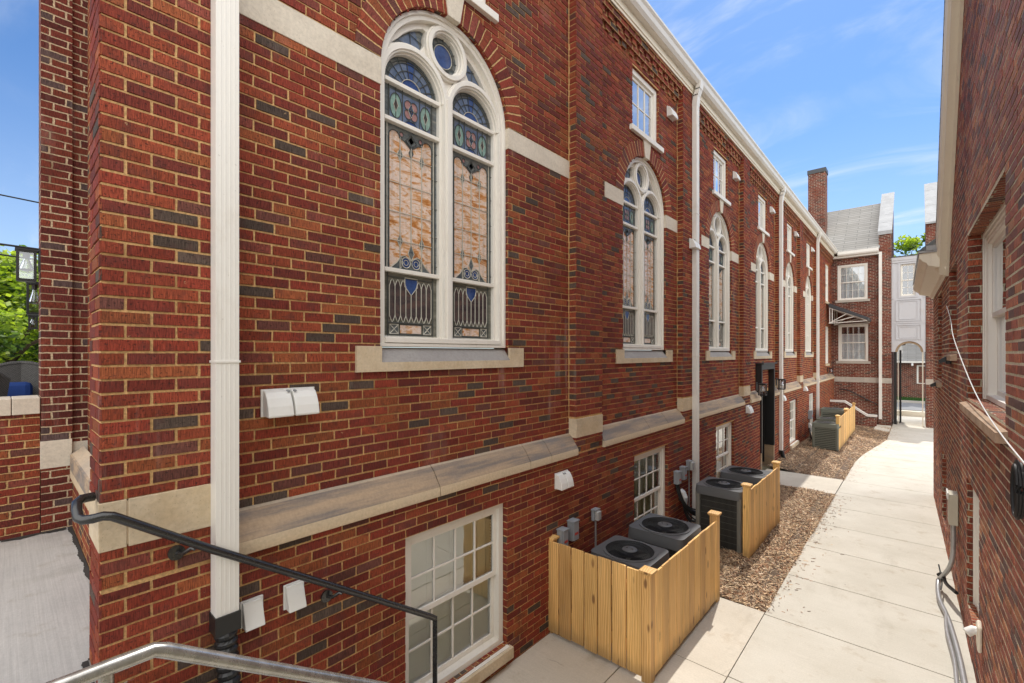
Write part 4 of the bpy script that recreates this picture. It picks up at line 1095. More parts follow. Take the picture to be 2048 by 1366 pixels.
for x0, x1, y0 in ((-4.8, -4.4, .38), (-7.4, -7.0, .44)):
    mb = MB(); mb.box(x0, y0, 1.5, x1, y0+.4, 9.); mb.build('pier', 'brick_dark', church)
mb = MB(); mb.tube([(-2.95, .23, 3.895), (-2.95, -1.2, 3.93)], .009, 8); mb.tube([(-2.95, .2, 3.8), (-2.95, -1.2, 3.87)], .007, 8)
tag(mb.build('awning_rod', 'black'), 'pair of thin black rods reaching left from the nearest lantern', 'rod')
mb = MB(); mb.tube([(-8, -6, 5.65), (-8, -3, 5.56), (-8, .0, 5.5), (-8, .43, 5.48), (-8, 2.5, 5.5)], .012, 6)
tag(mb.build('overhead_cable', 'cable'), 'thin overhead cable crossing the sky at the left edge', 'cable')

# ------------------------------------------------------------------ porch furniture
def chair(label, x, y, rz):
    o = thing('wicker_chair', label, 'chair', (x, y, 1.91), rz, 'wicker chairs on the porch')
    b = MB(); n = 10   # curved back wrapping the sitter, opening to +X
    pr = [(-.26+.1*abs(math.cos(PI*k/n))*.6, -.33+.66*k/n) for k in range(n+1)]
    for (x0, y0), (x1, y1) in zip(pr, pr[1:]):
        e = lambda yy: .94-.16*(abs(yy)/.33)**2
        b.face([(x0, y0, .12), (x1, y1, .12), (x1-.12, y1*1.08, e(y1)), (x0-.12, y0*1.08, e(y0))]); b.face([(x0-.03, y0, .12), (x0-.15, y0*1.08, e(y0)), (x1-.15, y1*1.08, e(y1)), (x1-.03, y1, .12)])
    b.tube([(x0-.135, y0*1.08, .94-.16*(abs(y0)/.33)**2) for x0, y0 in pr], .022, 8)
    b.build('backrest', 'wicker', o)
    b = MB(); b.box(-.24, -.29, .36, .3, .29, .43); b.build('seat', 'wicker', o, bevel=.02)
    for s in (-1, 1):
        b = MB(); b.tube([(-.32, s*.345, .8), (-.15, s*.34, .67), (.1, s*.335, .63), (.24, s*.33, .63), (.285, s*.33, .6), (.29, s*.325, .4), (.29, s*.32, .0)], .024, 8); b.build('arm', 'wicker', o, smooth=True)
        b = MB(); b.tube([(-.22, s*.28, .4), (-.26, s*.29, 0)], .022, 8); b.build('leg', 'wicker', o)
    b = MB(); b.box(-.2, -.3, .1, .28, .3, .13); b.build('stretcher', 'wicker', o)
    return o
chair('grey wicker armchair with a blue cushion, beside the brick pier', -3.78, .10, .55-PI/2+.9)
chair('grey wicker armchair cut off by the left picture edge, seen from behind', -3.75, -.42, PI+.5)
b = MB(); b.box(-.25, -.24, 0, .25, .24, .13); o = b.build('seat_cushion', 'cushion', bevel=.045); o.location = (-3.77, .11, 2.34); o.rotation_euler = (0, 0, -.1)
tag(o, 'blue seat cushion lying on the wicker armchair', 'cushion')
b = MB(); b.box(-.05, -.14, 0, .06, .14, .3); o = b.build('back_cushion', 'cushion', bevel=.05); o.location = (-3.95, .08, 2.36); o.rotation_euler = (0, -.25, -.1)
tag(o, 'blue cushion leaning against the back of the wicker armchair', 'cushion')
st = thing('side_table', 'small grey side table between the wicker armchair and the pier', 'table', (-3.95, .46, 1.91))
b = MB(); b.lathe([(0, .70), (.17, .70), (.175, .68), (.17, .66), (0, .66)], 0, 0, 18); b.build('tabletop', 'boxgrey', st)
b = MB(); b.lathe([(.14, 0), (.15, .3), (.1, .5), (.14, .66)], 0, 0, 18); b.build('pedestal', 'wicker', st)

# ------------------------------------------------------------------ fences
def fence(label, y0, y1, x, h, short=None, nb=11):
    o = thing('wood_fence', label, 'fence', (x, y0, gz(y0)), 0, 'pine screens around the air conditioners')
    rn = random.Random(int(y0*100))
    L = y1-y0
    def post(px, py, hh, w=.09):
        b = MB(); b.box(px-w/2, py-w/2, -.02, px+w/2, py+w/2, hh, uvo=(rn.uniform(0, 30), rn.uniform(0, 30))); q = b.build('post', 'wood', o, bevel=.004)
        b = MB(); k = w/2+.018; b.box(px-k, py-k, hh, px+k, py+k, hh+.02, uvo=(rn.uniform(0, 30), 0)); b.box(px-k+.01, py-k+.01, hh-.014, px+k-.01, py+k-.01, hh-.0005, uvo=(rn.uniform(0, 30), 0))
        z = hh+.02; b.face([(px-k, py-k, z), (px+k, py-k, z), (px, py, z+.022)]); b.face([(px+k, py-k, z), (px+k, py+k, z), (px, py, z+.022)]); b.face([(px+k, py+k, z), (px-k, py+k, z), (px, py, z+.022)]); b.face([(px-k, py+k, z), (px-k, py-k, z), (px, py, z+.022)])
        b.build('post_cap', 'wood', q)
    post(-.045, .045, h-.02 if short else h+.03); post(-.045, L-.045, h+.025)
    w = (L-.09)/nb
    for k in range(nb):
        b = MB(); e = rn.uniform(-.006, .006); g = .006
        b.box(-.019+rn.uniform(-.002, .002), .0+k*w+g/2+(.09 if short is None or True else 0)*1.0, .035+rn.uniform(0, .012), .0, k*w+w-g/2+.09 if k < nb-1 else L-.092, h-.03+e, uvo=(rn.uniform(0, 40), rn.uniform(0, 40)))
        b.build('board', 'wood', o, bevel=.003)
    for z in (.2, h-.25):
        b = MB(); b.box(-.06, .09, z, -.022, L-.09, z+.085, uvo=(rn.uniform(0, 30), 0)); b.build('rail', 'wood', o)
    if short:
        n = 7; W = short; w = (W-.1)/n
        for k in range(n):
            b = MB(); g = .012; x1 = -.092-k*w
            b.box(x1-w+g, -.001+rn.uniform(-.002, .002), .03+rn.uniform(0, .012), x1, .019, h-.02+rn.uniform(-.006, .008), uvo=(rn.uniform(0, 40), rn.uniform(0, 40)))
            b.build('board', 'wood', o, bevel=.003)
        for z in (.2, h-.25):
            b = MB(); b.box(-W+.02, .021, z, -.1, .06, z+.085, uvo=(rn.uniform(0, 30), 0)); b.build('rail', 'wood', o)
        post(-W+.02, .07, h-.02)
    return o
fence('L-shaped pine board screen nearest the camera, around two air conditioners', 3.84, 5.74, 1.232, 1.0, 1.17, 11)
fence('second pine board screen, straight, in front of the taller air conditioners', 7.06, 8.98, 1.225, 1.03, None, 12)
fence('third pine board screen, beyond the door path beside a louvred air conditioner', 17.3, 19.55, 1.2, 1.06, None, 12)
fence('farthest pine board screen, set just behind the third one', 19.95, 22.5, 1.17, 1.06, None, 13)

# ------------------------------------------------------------------ air conditioners
def rrect(w, d, r, n=5):
    p = []
    for cx, cy, a in ((w/2-r, d/2-r, 0), (-w/2+r, d/2-r, PI/2), (-w/2+r, -d/2+r, PI), (w/2-r, -d/2+r, 1.5*PI)):
        p += arc(cx, cy, r, a, a+PI/2, n)
    return p
def ac(label, loc, w, d, h, style='bars', logo=False):
    o = thing('air_conditioner', label, 'air conditioner', loc, 0, 'outdoor air conditioner units along the church')
    post = 'ac_post' if style == 'bars' else 'ac_green'
    b = MB(); b.prism(rrect(w, d, .03), FZ, 0, .05); b.build('base_pan', 'ac_dark', o)
    b = MB(); k = .02
    b.prism(rrect(w-2*k-.02, d-2*k-.02, .03), FZ, .05, h-.1); b.build('coil', 'ac_dark', o)
    b = MB(); side = 'ac_side' if style == 'bars' else 'ac_green'
    z0, z1 = .06, h-.12
    if style == 'bars':
        for s in (-1, 1):
            n = 34
            for i in range(n+1):
                x = -w/2+.05+(w-.1)*i/n; b.box(x-.0028, s*(d/2-.012)-.003, z0, x+.0028, s*(d/2-.012)+.003, z1)
                y = -d/2+.05+(d-.1)*i/n; b.box(s*(w/2-.012)-.003, y-.0028, z0, s*(w/2-.012)+.003, y+.0028, z1)
            for i in range(9):
                z = z0+(z1-z0)*i/8; b.box(-w/2+.04, s*(d/2-.016)-.004, z-.004, w/2-.04, s*(d/2-.016)+.004, z+.004); b.box(s*(w/2-.016)-.004, -d/2+.04, z-.004, s*(w/2-.016)+.004, d/2-.04, z+.004)
    else:
        n = 12
        for i in range(n):
            z = z0+(z1-z0)*i/n; zz = z+(z1-z0)/n*.62
            for s in (-1, 1):
                b.box(-w/2+.03, s*(d/2-.028), z, w/2-.03, s*(d/2-.004), zz); b.box(s*(w/2-.028), -d/2+.03, z, s*(w/2-.004), d/2-.03, zz)
    b.build('side_grille', side, o)
    for sx in (-1, 1):
        for sy in (-1, 1):
            b = MB(); x, y = sx*(w/2-.035), sy*(d/2-.035)
            b.prism(rrect(.07, .07, .025), lambda p, q, c, x=x, y=y: (x+p, y+q, c), .05, h-.1); b.build('corner_post', post, o, smooth=True)
    # moulded lid with a round opening
    top = 'ac_top' if style == 'bars' else 'ac_green'
    b = MB(); Rf = min(w, d)*.43; cc = arc(0, 0, Rf, 0, 2*PI, 40)[:-1]
    b.plate(rrect(w+.004, d+.004, .07), [cc], FZ, h-.04, h, hole_depth=h-.09)
    lo, hi = rrect(w+.02, d+.02, .07), rrect(w+.004, d+.004, .07)
    n = len(lo)
    for i in range(n):
        j = (i+1) % n; b.face([(*lo[i], h-.075), (*lo[j], h-.075), (*hi[j], h-.015), (*hi[i], h-.015)]); b.face([(*lo[i], h-.13), (*lo[j], h-.13), (*lo[j], h-.075), (*lo[i], h-.075)])
    c2 = arc(0, 0, Rf+.03, 0, 2*PI, 40)[:-1]; b.plate(c2, [cc], FZ, h, h+.01)
    b.build('lid', top, o, smooth=True)
    b = MB(); b.face([(x, y, h-.085) for x, y in cc]); b.build('fan_well', 'ac_dark', o)
    b = MB()
    for k in range(3):
        a = 2*PI*k/3+.4; q = .5
        b.face([(.05*math.cos(a), .05*math.sin(a), h-.06), (Rf*.9*math.cos(a), Rf*.9*math.sin(a), h-.075), (Rf*.9*math.cos(a+q), Rf*.9*math.sin(a+q), h-.05), (.05*math.cos(a+q*2), .05*math.sin(a+q*2), h-.05)])
    b.build('fan_blade', 'ac_side', o)
    b = MB(); nw = 64
    for k in range(nw):
        a = 2*PI*k/nw; b.tube([(Rf*.3*math.cos(a), Rf*.3*math.sin(a), h+.012), (Rf*.7*math.cos(a), Rf*.7*math.sin(a), h+.014), (Rf*1.0*math.cos(a), Rf*1.0*math.sin(a), h+.004)], .0022, 4, caps=False)
    for r in (.5, .75, .97): b.tube([(Rf*r*math.cos(2*PI*k/40), Rf*r*math.sin(2*PI*k/40), h+.008) for k in range(41)], .0025, 4, caps=False)
    b.build('fan_guard', 'ac_dark' if style == 'bars' else 'ac_side', o)
    b = MB(); b.lathe([(Rf*.31, h+.006), (Rf*.31, h+.018), (Rf*.27, h+.024), (0, h+.026)], 0, 0, 28)
    for s in (-1, 1): b.tube([(s*Rf*.12, 0, h+.025), (s*Rf*.12, 0, h+.035)], .012, 8)
    b.build('motor_cap', 'ac_top', o, smooth=True)
    if logo:
        b = MB(); b.box(-w/2+.02, -d/2-.003, h-.35, -w/2+.2, -d/2+.002, h-.23); b.build('data_label', 'beigebox', o)
    return o
ac('nearest grey air conditioner with round fan guard inside the L-shaped pine screen', (.66, 4.56, -.0), .66, .60, .80, 'bars')
ac('second grey air conditioner inside the L-shaped pine screen, farther along the wall', (.67, 5.46, -.0), .68, .64, .82, 'bars', True)
ac('tall dark air conditioner beside the near post of the second screen', (.77, 7.44, .0), .66, .62, .93)
ac('tall dark air conditioner behind the boards of the second screen', (.78, 8.6, .0), .68, .62, .90)
ac('greenish louvred air conditioner at the front of the far pair of screens', (.85, 17.45, gz(17.4)), .68, .66, .84, 'louvre')
ac('middle louvred air conditioner behind the third pine screen', (.8, 18.6, gz(18.6)), .7, .7, .86, 'louvre')
ac('farthest louvred air conditioner close to the stair wall', (.72, 20.6, gz(20.6)), .8, .8, 1.02, 'louvre')

# ------------------------------------------------------------------ electrical boxes on the wall
def ebox(label, y, z, w, h, d=.07, conduit=None, clear=False, sticker=True):
    o = thing('electrical_box', label, 'electrical box', (.1, y, z), 0, 'grey electrical boxes on the church wall')
    b = MB(); b.box(.002, -w/2, 0, d, w/2, h); b.build('body', 'boxgrey', o, bevel=.006)
    b = MB(); b.box(d, -w/2+.006, .008, d+(.05 if clear else .02), w/2-.006, h-.006); b.build('cover', 'clear' if clear else 'boxgrey', o, bevel=.012 if clear else .004)
    b = MB(); b.box(.0, -w/2-.006, h, d+.025, w/2+.006, h+.012); b.build('hood', 'boxgrey', o)
    if sticker and not clear:
        b = MB(); b.box(d+.0205, -w/2+.02, h*.32, d+.022, w/2-.02, h*.45); b.build('warning_label', 'sticker', o)
    if conduit:
        b = MB(); b.tube([(.035, 0, 0), (.035, 0, -conduit)], .012, 8); b.build('conduit', 'conduit', o, smooth=True)
    return o
ebox('grey disconnect box behind the near corner of the first screen, left of the pair', 4.03, .86, .1, .19)
ebox('grey disconnect box behind the first screen, right of the pair', 4.23, .88, .11, .21)
ebox('grey outlet box with clear cover on its conduit, beside the first air conditioner', 4.72, .96, .095, .125, .045, .85, True)
ebox('left of two grey disconnect boxes above the loop of black cables', 7.18, .87, .11, .19)
ebox('right of two grey disconnect boxes above the loop of black cables', 7.42, .89, .11, .2)
ebox('grey outlet box with conduit beside the second downspout', 7.70, .99, .11, .15, .06, .9, True)
ebox('far grey disconnect box above the white line cover', 19.2, .62, .2, .28, .1, .5)
def cover(label, y, z, sc=1.):
    o = thing('line_cover', label, 'pipe cover', (.1, y, z), 0, 'white pipe covers on the church wall')
    b = MB(); b.prism([(.002, .0), (.09*sc, -.11*sc), (.1*sc, .02*sc), (.06*sc, .11*sc), (.002, .15*sc)], lambda a, c, d: (a, d, c), -.06*sc, .06*sc); b.build('shell', 'vent', o, bevel=.012)
    return o
cover('white plastic pipe cover above the black line set of the tall unit', 7.42, .58)
cover('far white pipe cover above a black line set', 19.25, .28, 1.3)
def cables(label, y, z, tgt, n, seed):
    rn = random.Random(seed); b = MB()
    for k in range(n):
        y1 = y+rn.uniform(-.06, .06); r = rn.choice((.008, .012, .018, .022))
        sag = rn.uniform(.15, .35); p0 = Vector((.13, y1, z)); p3 = Vector((tgt[0], tgt[1]+rn.uniform(-.05, .05), tgt[2]+rn.uniform(-.08, .08)))
        p1 = p0+Vector((.04, rn.uniform(-.05, .05), -sag-.1)); p2 = p3+Vector((-.15, rn.uniform(-.1, .05), -sag*.6))
        b.tube([(1-t)**3*p0+3*(1-t)**2*t*p1+3*(1-t)*t*t*p2+t**3*p3 for t in [i/14 for i in range(15)]], r, 8)
    return tag(b.build('cable_bundle', ['cable'], smooth=True), label, 'cables', 'black line sets feeding the air conditioners')
cables('loop of black cables hanging between the wall boxes and the tall unit', 7.2, .87, (.46, 7.5, .42), 5, 3)
cables('thick black insulated pipes below the white pipe cover beside the tall unit', 7.43, .55, (.46, 7.55, .3), 3, 5)
cables('far black tangle of insulated pipes below the far pipe cover', 19.2, .3, (.55, 17.7, .2), 6, 8)

# ------------------------------------------------------------------ far wing
YF = 26.0
wing = thing('brick_wing', 'two storey brick wing with grey shingle roof closing the alley', 'building', (0, YF, 0))
mb = MB()
WA, WB2 = (.22, 5.42, 1.34, 7.05), (.25, 2.6, 1.36, 4.3)
mb.plate(rect(-1.5, -.5, 1.73, 7.6), [rect(*WA), rect(*WB2)], FY, -.15, 0., rim=False)
mb.box(1.73, -.12, -.5, 2.16, 2.9, 8.3)
for (q0, z0), (q1, z1) in (((-.12, 8.3), (2.8, 10.7)),):
    mb.prism([(q0, z0), (2.9, z0), (2.9, 10.7), (q1, z1)], lambda a, b, c: (c, a, b), 1.75, 2.15)
mb.build('wall', 'brick_wing', wing)
def yface(o): o.rotation_euler = (0, 0, -PI/2); return o
for (x0, z0, x1, z1), cur in ((WA, 'curtain'), (WB2, 'half')):
    c = (x0+x1)/2; o = window_parts((x1-x0)/2, z0, z1, -.02, 4, 2, True, cur, 'glass', 'window', .085, wing); yface(o); o.location = (c, 0, 0)
    mb = MB(); mb.box(c-.64, -.05, z0-.11, c+.64, .1, z0-.002); mb.build('window_sill', 'stone_wing', wing, bevel=.004)
mb = MB()
for a, b in ((-.1, .52), (.525, 1.2), (1.205, 1.74)): mb.box(a, -.012, 1.64, b, .1, 1.865)
mb.box(1.742, -.133, 1.64, 2.173, .2, 1.865); mb.build('stone_band', 'stone_wing', wing, bevel=.004)
mb = MB(); mb.face([(-2.2, -.3, 7.6), (1.78, -.3, 7.6), (1.78, 2.8, 10.35), (-2.2, 2.8, 10.35)]); mb.face([(-2.2, 2.8, 10.35), (1.78, 2.8, 10.35), (1.78, 6, 7.6), (-2.2, 6, 7.6)]); mb.build('roof', 'shingle', wing)
mb = MB(); mb.prism([(-.36, 7.62), (-.36, 7.5), (-.33, 7.44), (-.22, 7.44), (-.22, 7.62)], lambda a, b, c: (c, a, b), .26, 1.74); mb.box(.0, -.22, 7.35, 1.74, -.005, 7.46); mb.build('gutter', 'gutter', wing)
mb = MB(); mb.box(1.735, -.2, .05, 1.845, -.122, 7.44); mb.build('downspout', 'gutter', wing, bevel=.006)
mb = MB()
for k in range(5):     # metal capped parapet, stepped in sheets
    f0, f1 = k/5, (k+1)/5-.004
    a0, a1 = -.14+3.0*f0, -.14+3.0*f1; z0, z1 = 8.3+2.45*f0, 8.3+2.45*f1
    mb.prism([(a0, z0), (a1, z1), (a1, z1+.06), (a0, z0+.06)], lambda a, b, c: (c, a, b), 1.70, 2.19)
mb.box(1.7, -.15, 8.2, 2.19, -.125, 8.36)
mb.build('parapet_coping', 'metal_coping', wing)
chm = MB(); chm.box(-1.08, .9, 6.5, -.36, 1.6, 11.9); chm.build('chimney', 'brick_wing', wing)
chm = MB(); chm.box(-1.11, .87, 11.9, -.33, 1.63, 12.1); chm.build('chimney_cap', 'awning', wing)
# entry awning between church and wing
aw = thing('door_awning', 'dark sloping awning on white brackets in the far corner', 'awning', (.1, 24.2, 0))
mb = MB(); mb.prism([(0, 5.0), (1.36, 4.36), (1.38, 4.47), (0, 5.17)], lambda a, b, c: (a, c, b), -.0, 1.75); mb.build('canopy', 'awning', aw)
for y in (.05, 1.65):
    mb = MB()
    for p, q in (((0, 4.96), (1.33, 4.35)), ((0, 4.28), (1.33, 4.33)), ((.03, 4.28), (.03, 4.97)), ((.03, 4.3), (.62, 4.66)), ((.03, 4.3), (.9, 4.53)), ((.12, 4.28), (.12, 4.93))): mb.tube([(p[0], y, p[1]), (q[0], y, q[1])], .018, 6)
    mb.build('bracket', 'gutter', aw)
# stair flank
sw = thing('stair_wall', 'low sloping brick stair wall with white coping at the wing', 'wall', (.0, 24.6, 0))
mb = MB(); pf = [(.1, -.4), (1.72, -.4), (1.72, .26), (1.4, .26), (.62, .80), (.1, .80)]; mb.prism(pf, lambda a, b, c: (a, -c, b), -.2, 0.); mb.build('wall', 'brick_wing', sw)
mb = MB(); mb.prism([(.08, .801), (.62, .801), (1.4, .262), (1.74, .262), (1.74, .34), (1.42, .34), (.64, .88), (.08, .88)], lambda a, b, c: (a, -c, b), -.23, .03); mb.build('coping', 'gutter', sw)
mb = MB()
for k in range(7): mb.box(.12+k*.19, 24.83, -.3, .31+k*.19, 25.98, .75-.13*k)
struct('far_steps', mb, 'pad')
o = thing('handrail', 'dark far handrail sloping along the wing wall above the stair', 'handrail', (0, 25.9, 0))
mb = MB(); mb.tube([(.3, 0, 1.3), (.62, 0, 1.28), (1.68, 0, .68)], .022, 8); mb.build('rail', 'black', o)
for x, z in ((.6, 1.28), (1.3, .88)):
    mb = MB(); mb.tube([(x, .09, z-.06), (x, 0, z)], .014, 6); mb.build('bracket', 'black', o)
# white arched passage
ps = thing('arched_passage', 'white panelled passage bridging over the arched way', 'passage', (0, YF, 0))
AX, AR = 2.745, .455
mb = MB()
ar = [(AX+AR, 3.02)] + [(AX+AR*math.cos(PI*k/20), 3.02+.46*math.sin(PI*k/20)) for k in range(1, 20)] + [(AX-AR, 3.02)]
out = [(2.165, 3.02)] + list(reversed(ar)) + [(3.27, 3.02), (3.27, 7.0), (2.165, 7.0)]
cw = (2.46, 5.43, 2.95, 6.82)
mb.plate(out, [rect(*cw)], FY, -.5, .0)
for x0, z0, x1, z1 in ((2.3, 4.35, 3.15, 5.3), (2.3, 3.55, 3.15, 4.2)):   # raised mouldings
    mb.plate(rect(x0, z0, x1, z1), [rect(x0+.03, z0+.03, x1-.03, z1-.03)], FY, -.002, .028)
    mb.plate(rect(x0+.12, z0+.08, x1-.12, z1-.08), [rect(x0+.14, z0+.1, x1-.14, z1-.1)], FY, -.002, .02)
mb.box(2.166, -.022, 4.255, 3.269, -.001, 4.30); mb.box(2.165, -.02, 5.33, 2.24, -.001, 6.95); mb.box(3.19, -.02, 5.33, 3.269, -.001, 6.95)
mb.plate(rect(cw[0]-.07, cw[1]-.07, cw[2]+.07, cw[3]+.07), [rect(*cw)], FY, -.01, .02)
mb.build('panel', 'panel', ps)
o = window_parts(.245, cw[1], cw[3], -.03, 2, 2, True, 'dark', 'glass', 'window', .03, ps); yface(o); o.location = (2.705, 0, 0)
mb = MB(); mb.box(2.165, -.06, 7.0, 3.28, .5, 7.14); mb.box(2.165, -.04, 6.9, 3.28, -.002, 7.0); mb.build('cornice', 'panel', ps)
mb = MB(); mb.box(2.165, -.08, 7.14, 3.28, .6, 7.18); mb.build('roof_edge', 'awning', ps)
mb = MB()
ar2 = [(a, b) for a, b in ar]
for (a, b), (c, d) in zip(ar2, ar2[1:]): mb.face([(a, .02, b-.004), (a, 1.6, b-.004), (c, 1.6, d-.004), (c, .02, d-.004)])
so_ = MB(); so_.plate(arc(AX, 3.02, AR+.003, 0, PI, 20)+arc(AX, 3.02, AR-.075, PI, 0, 20), [], FY, -.5, -.03); so_.build('arch_lining', 'kick', ps)
mb.box(AX+AR-.035, .05, -.3, AX+AR+.003, .3, 3.02); mb.box(AX-AR+.075, .45, -.3, AX-AR+.1, .6, 3.02)
mb.build('arch_soffit', 'cream', ps)
for x, y, w in ((2.285, .3, .05), (2.44, 1.1, .035)):
    mb = MB(); mb.box(x-w, y-w, -.3, x+w, y+w, 3.1)
    o = mb.build('steel_post', 'black', bevel=.004); o.location = (0, YF, 0)
    tag(o, 'black steel post at the left jamb of the arched way' if y < .5 else 'thinner black steel post just inside the arched way', 'post', 'black posts in the arched way')
# right hand gable beyond the passage
gb = thing('brick_gable', 'brick gable end with pale metal coping right of the white passage', 'building', (0, YF, 0))
mb = MB(); mb.prism([(-.05, -.5), (2.9, -.5), (2.9, 10.8), (0, 8.45)], lambda a, b, c: (c, a, b), 3.285, 3.75); mb.build('wall', 'brick_wing', gb)
mb = MB()
for k in range(5):
    f0, f1 = k/5, (k+1)/5-.004; a0, a1 = -.1+3.0*f0, -.1+3.0*f1; z0, z1 = 8.4+2.45*f0, 8.4+2.45*f1
    mb.prism([(a0, z0), (a1, z1), (a1, z1+.08), (a0, z0+.08)], lambda a, b, c: (c, a, b), 3.25, 3.8)
mb.build('parapet_coping', 'metal_coping', gb)
mb = MB(); mb.box(3.283, -.065, 1.64, 3.8, -.052, 1.87); mb.box(3.27, -.065, 1.64, 3.284, .3, 1.87); mb.build('stone_band', 'stone_wing', gb)

# ------------------------------------------------------------------ neighbour on the right
K = .0187
nb = thing('brick_house', 'brick building on the right with cream rake board and recessed windows', 'building', (3.505, 0, 0), math.atan(K))
mb = MB()
def FXm(a, b, c): return (c, a, b)
W1 = rect(4.30, 2.50, 6.52, 4.14); W2b = rect(5.62, .40, 6.6, 1.68); W3 = rect(7.75, 2.98, 8.88, 4.10); W4 = rect(9.45, .25, 10.38, 1.35); W5 = rect(10.5, 2.5, 11.5, 4.0)
outl = [(-4, -.5), (13.1, -.5), (13.1, 4.15), (8.95, 4.15), (5.2, 8.877), (.4, 4.0), (-4, 4.0)]
# built facing -X: mirror the plate so that its front looks to the alley
holes = [W1, W2b, W3, W4, W5]
def FXn(a, b, c): return (-c, a, b)
def mplate(mb, outer, holes, c0, c1, m=0):
    mb.plate([(-a, b) for a, b in reversed(outer)], [[(-a, b) for a, b in reversed(h)] for h in holes], lambda a, b, c: (-c, -a, b), c0, c1, m, rim=False, hole_depth=c0)
mb.plate([(-a, b) for a, b in reversed(outl)], [[(-a, b) for a, b in reversed(h)] for h in holes], lambda a, b, c: (-c, -a, b), -.14, -.0028, 1, rim=False, hole_depth=-.14, hole_m=2)
brickwork(mb, [(-a, b) for a, b in reversed([(2.0, -.2), (13.1, -.2), (13.1, 4.15), (8.95, 4.15), (5.2, 8.877), (2.0, 5.63)])], [[(-a, b) for a, b in reversed(h)] for h in holes], lambda a, b, c: (-c, -a, b), 0., j=.0135, dep=.0028)
mb.face([(0, 13.1, -.5), (6, 13.1, -.5), (6, 13.1, 4.15), (0, 13.1, 4.15)], 2)
mb.build('wall', ['brick_face_right', 'mortar_right', 'brick_right'], nb)
def rwin(y0, y1, z0, z1, dark=True):
    o = window_parts((y1-y0)/2, z0, z1, -.13 if y0 != 5.62 else -.07, 1, 1, True, 'dark' if dark else 'curtain', 'glass', 'window', .13, nb)
    o.rotation_euler = (0, 0, PI); o.location = (0, (y0+y1)/2, 0)
    b = MB(); x = .125 if y0 != 5.62 else .065
    for k, e in enumerate((.0, .035, .07)):
        b.box(x-.02+k*.01, y0+.002+e, z0, x+.02+.01*k, y0+.03+e, z1-.002-e); b.box(x-.02+k*.01, y1-.03-e, z0, x+.02+.01*k, y1-.002-e, z1-.002-e); b.box(x-.02+k*.01, y0+.03+e, z1-.03-e, x+.02+.01*k, y1-.03-e, z1-.002-e)
    b.build('casing', 'white', o if False else nb)
rwin(4.30, 6.52, 2.50, 4.14); rwin(7.75, 8.88, 2.98, 4.10); rwin(10.5, 11.5, 2.5, 4.0); rwin(9.45, 10.38, .25, 1.35)
rwin(5.62, 6.6, .40, 1.68)
for y0, y1, z in ((4.2, 6.60, 2.50), (7.7, 8.95, 2.98), (10.45, 11.56, 2.5)):
    b = MB(); n = int((y1-y0)/.0672)
    for k in range(n):
        a = y0+(y1-y0)*k/n; b.prism([(.13, z-.005), (.13, z-.12), (-.055, z-.12), (-.055, z-.055)], lambda p, q, c: (p, c, q), a+.004, a+(y1-y0)/n-.004)
    b.box(-.047, y0, z-.118, .12, y1, z-.062)
    b.build('brick_sill', 'sill_brick', nb)
# rake board and its returns
sl2 = (7.995-4.15)/(5.9-8.95)
def rk(y): return 4.15+(y-8.95)*sl2
mb = MB()
nrm = Vector((-sl2, 1)).normalized()
def rake(prof):
    (ya, za), (yb, zb) = (9.0, rk(9.0)), (5.2, rk(5.2))
    mb.prism(prof, lambda a, b, c: (a, (ya+(yb-ya)*c)+nrm.x*b, (za+(zb-za)*c)+nrm.y*b), 0, 1)
rake([(.0, -.02), (-.10, -.02), (-.10, .06), (-.12, .08), (-.138, .16), (-.138, .2), (.0, .2)])
rake([(-.001, -.06), (-.03, -.06), (-.03, -.021), (-.001, -.021)])
(nya, nza), (nyb, nzb) = (5.2, rk(5.2)), (.4, 4.0)
mb.prism([(-.0, 0), (-.138, 0), (-.138, .3), (0, .3)], lambda a, b, c: (a, nya+(nyb-nya)*c, nza+(nzb-nza)*c+b), 0, 1)
mb.build('rake_board', 'cream', nb)
mb = MB(); ap = (5.2, rk(5.2)+.33); lo = (.4, 4.0+.33)
mb.face([(-.145, 9.0+nrm.x*.205, rk(9.)+nrm.y*.205), (-.145, *ap), (6, *ap), (6, 9.0+nrm.x*.205, rk(9.)+nrm.y*.205)]); mb.face([(-.145, *ap), (-.145, *lo), (6, *lo), (6, *ap)])
mb.face([(-.33, 8.9, 4.44), (-.33, 13.3, 4.44), (5, 13.3, 9.0), (5, 8.9, 9.0)])
mb.build('roof', 'shingle', nb)
mb = MB()
cp = [(0, 4.12), (-.03, 4.12), (-.05, 4.17), (-.1, 4.185), (-.22, 4.22), (-.235, 4.26), (-.28, 4.29), (-.315, 4.34), (-.315, 4.40), (0, 4.42)]
mb.prism(cp, lambda a, b, c: (a, c, b), 8.9, 13.25); mb.build('eave_cornice', 'cream', nb)
mb = MB(); mb.box(-.325, 8.88, 4.405, .0, 9.3, 4.432); mb.box(-.24, 8.87, 4.432, -.01, 8.99, 4.5); mb.build('flashing', 'metal_coping', nb)
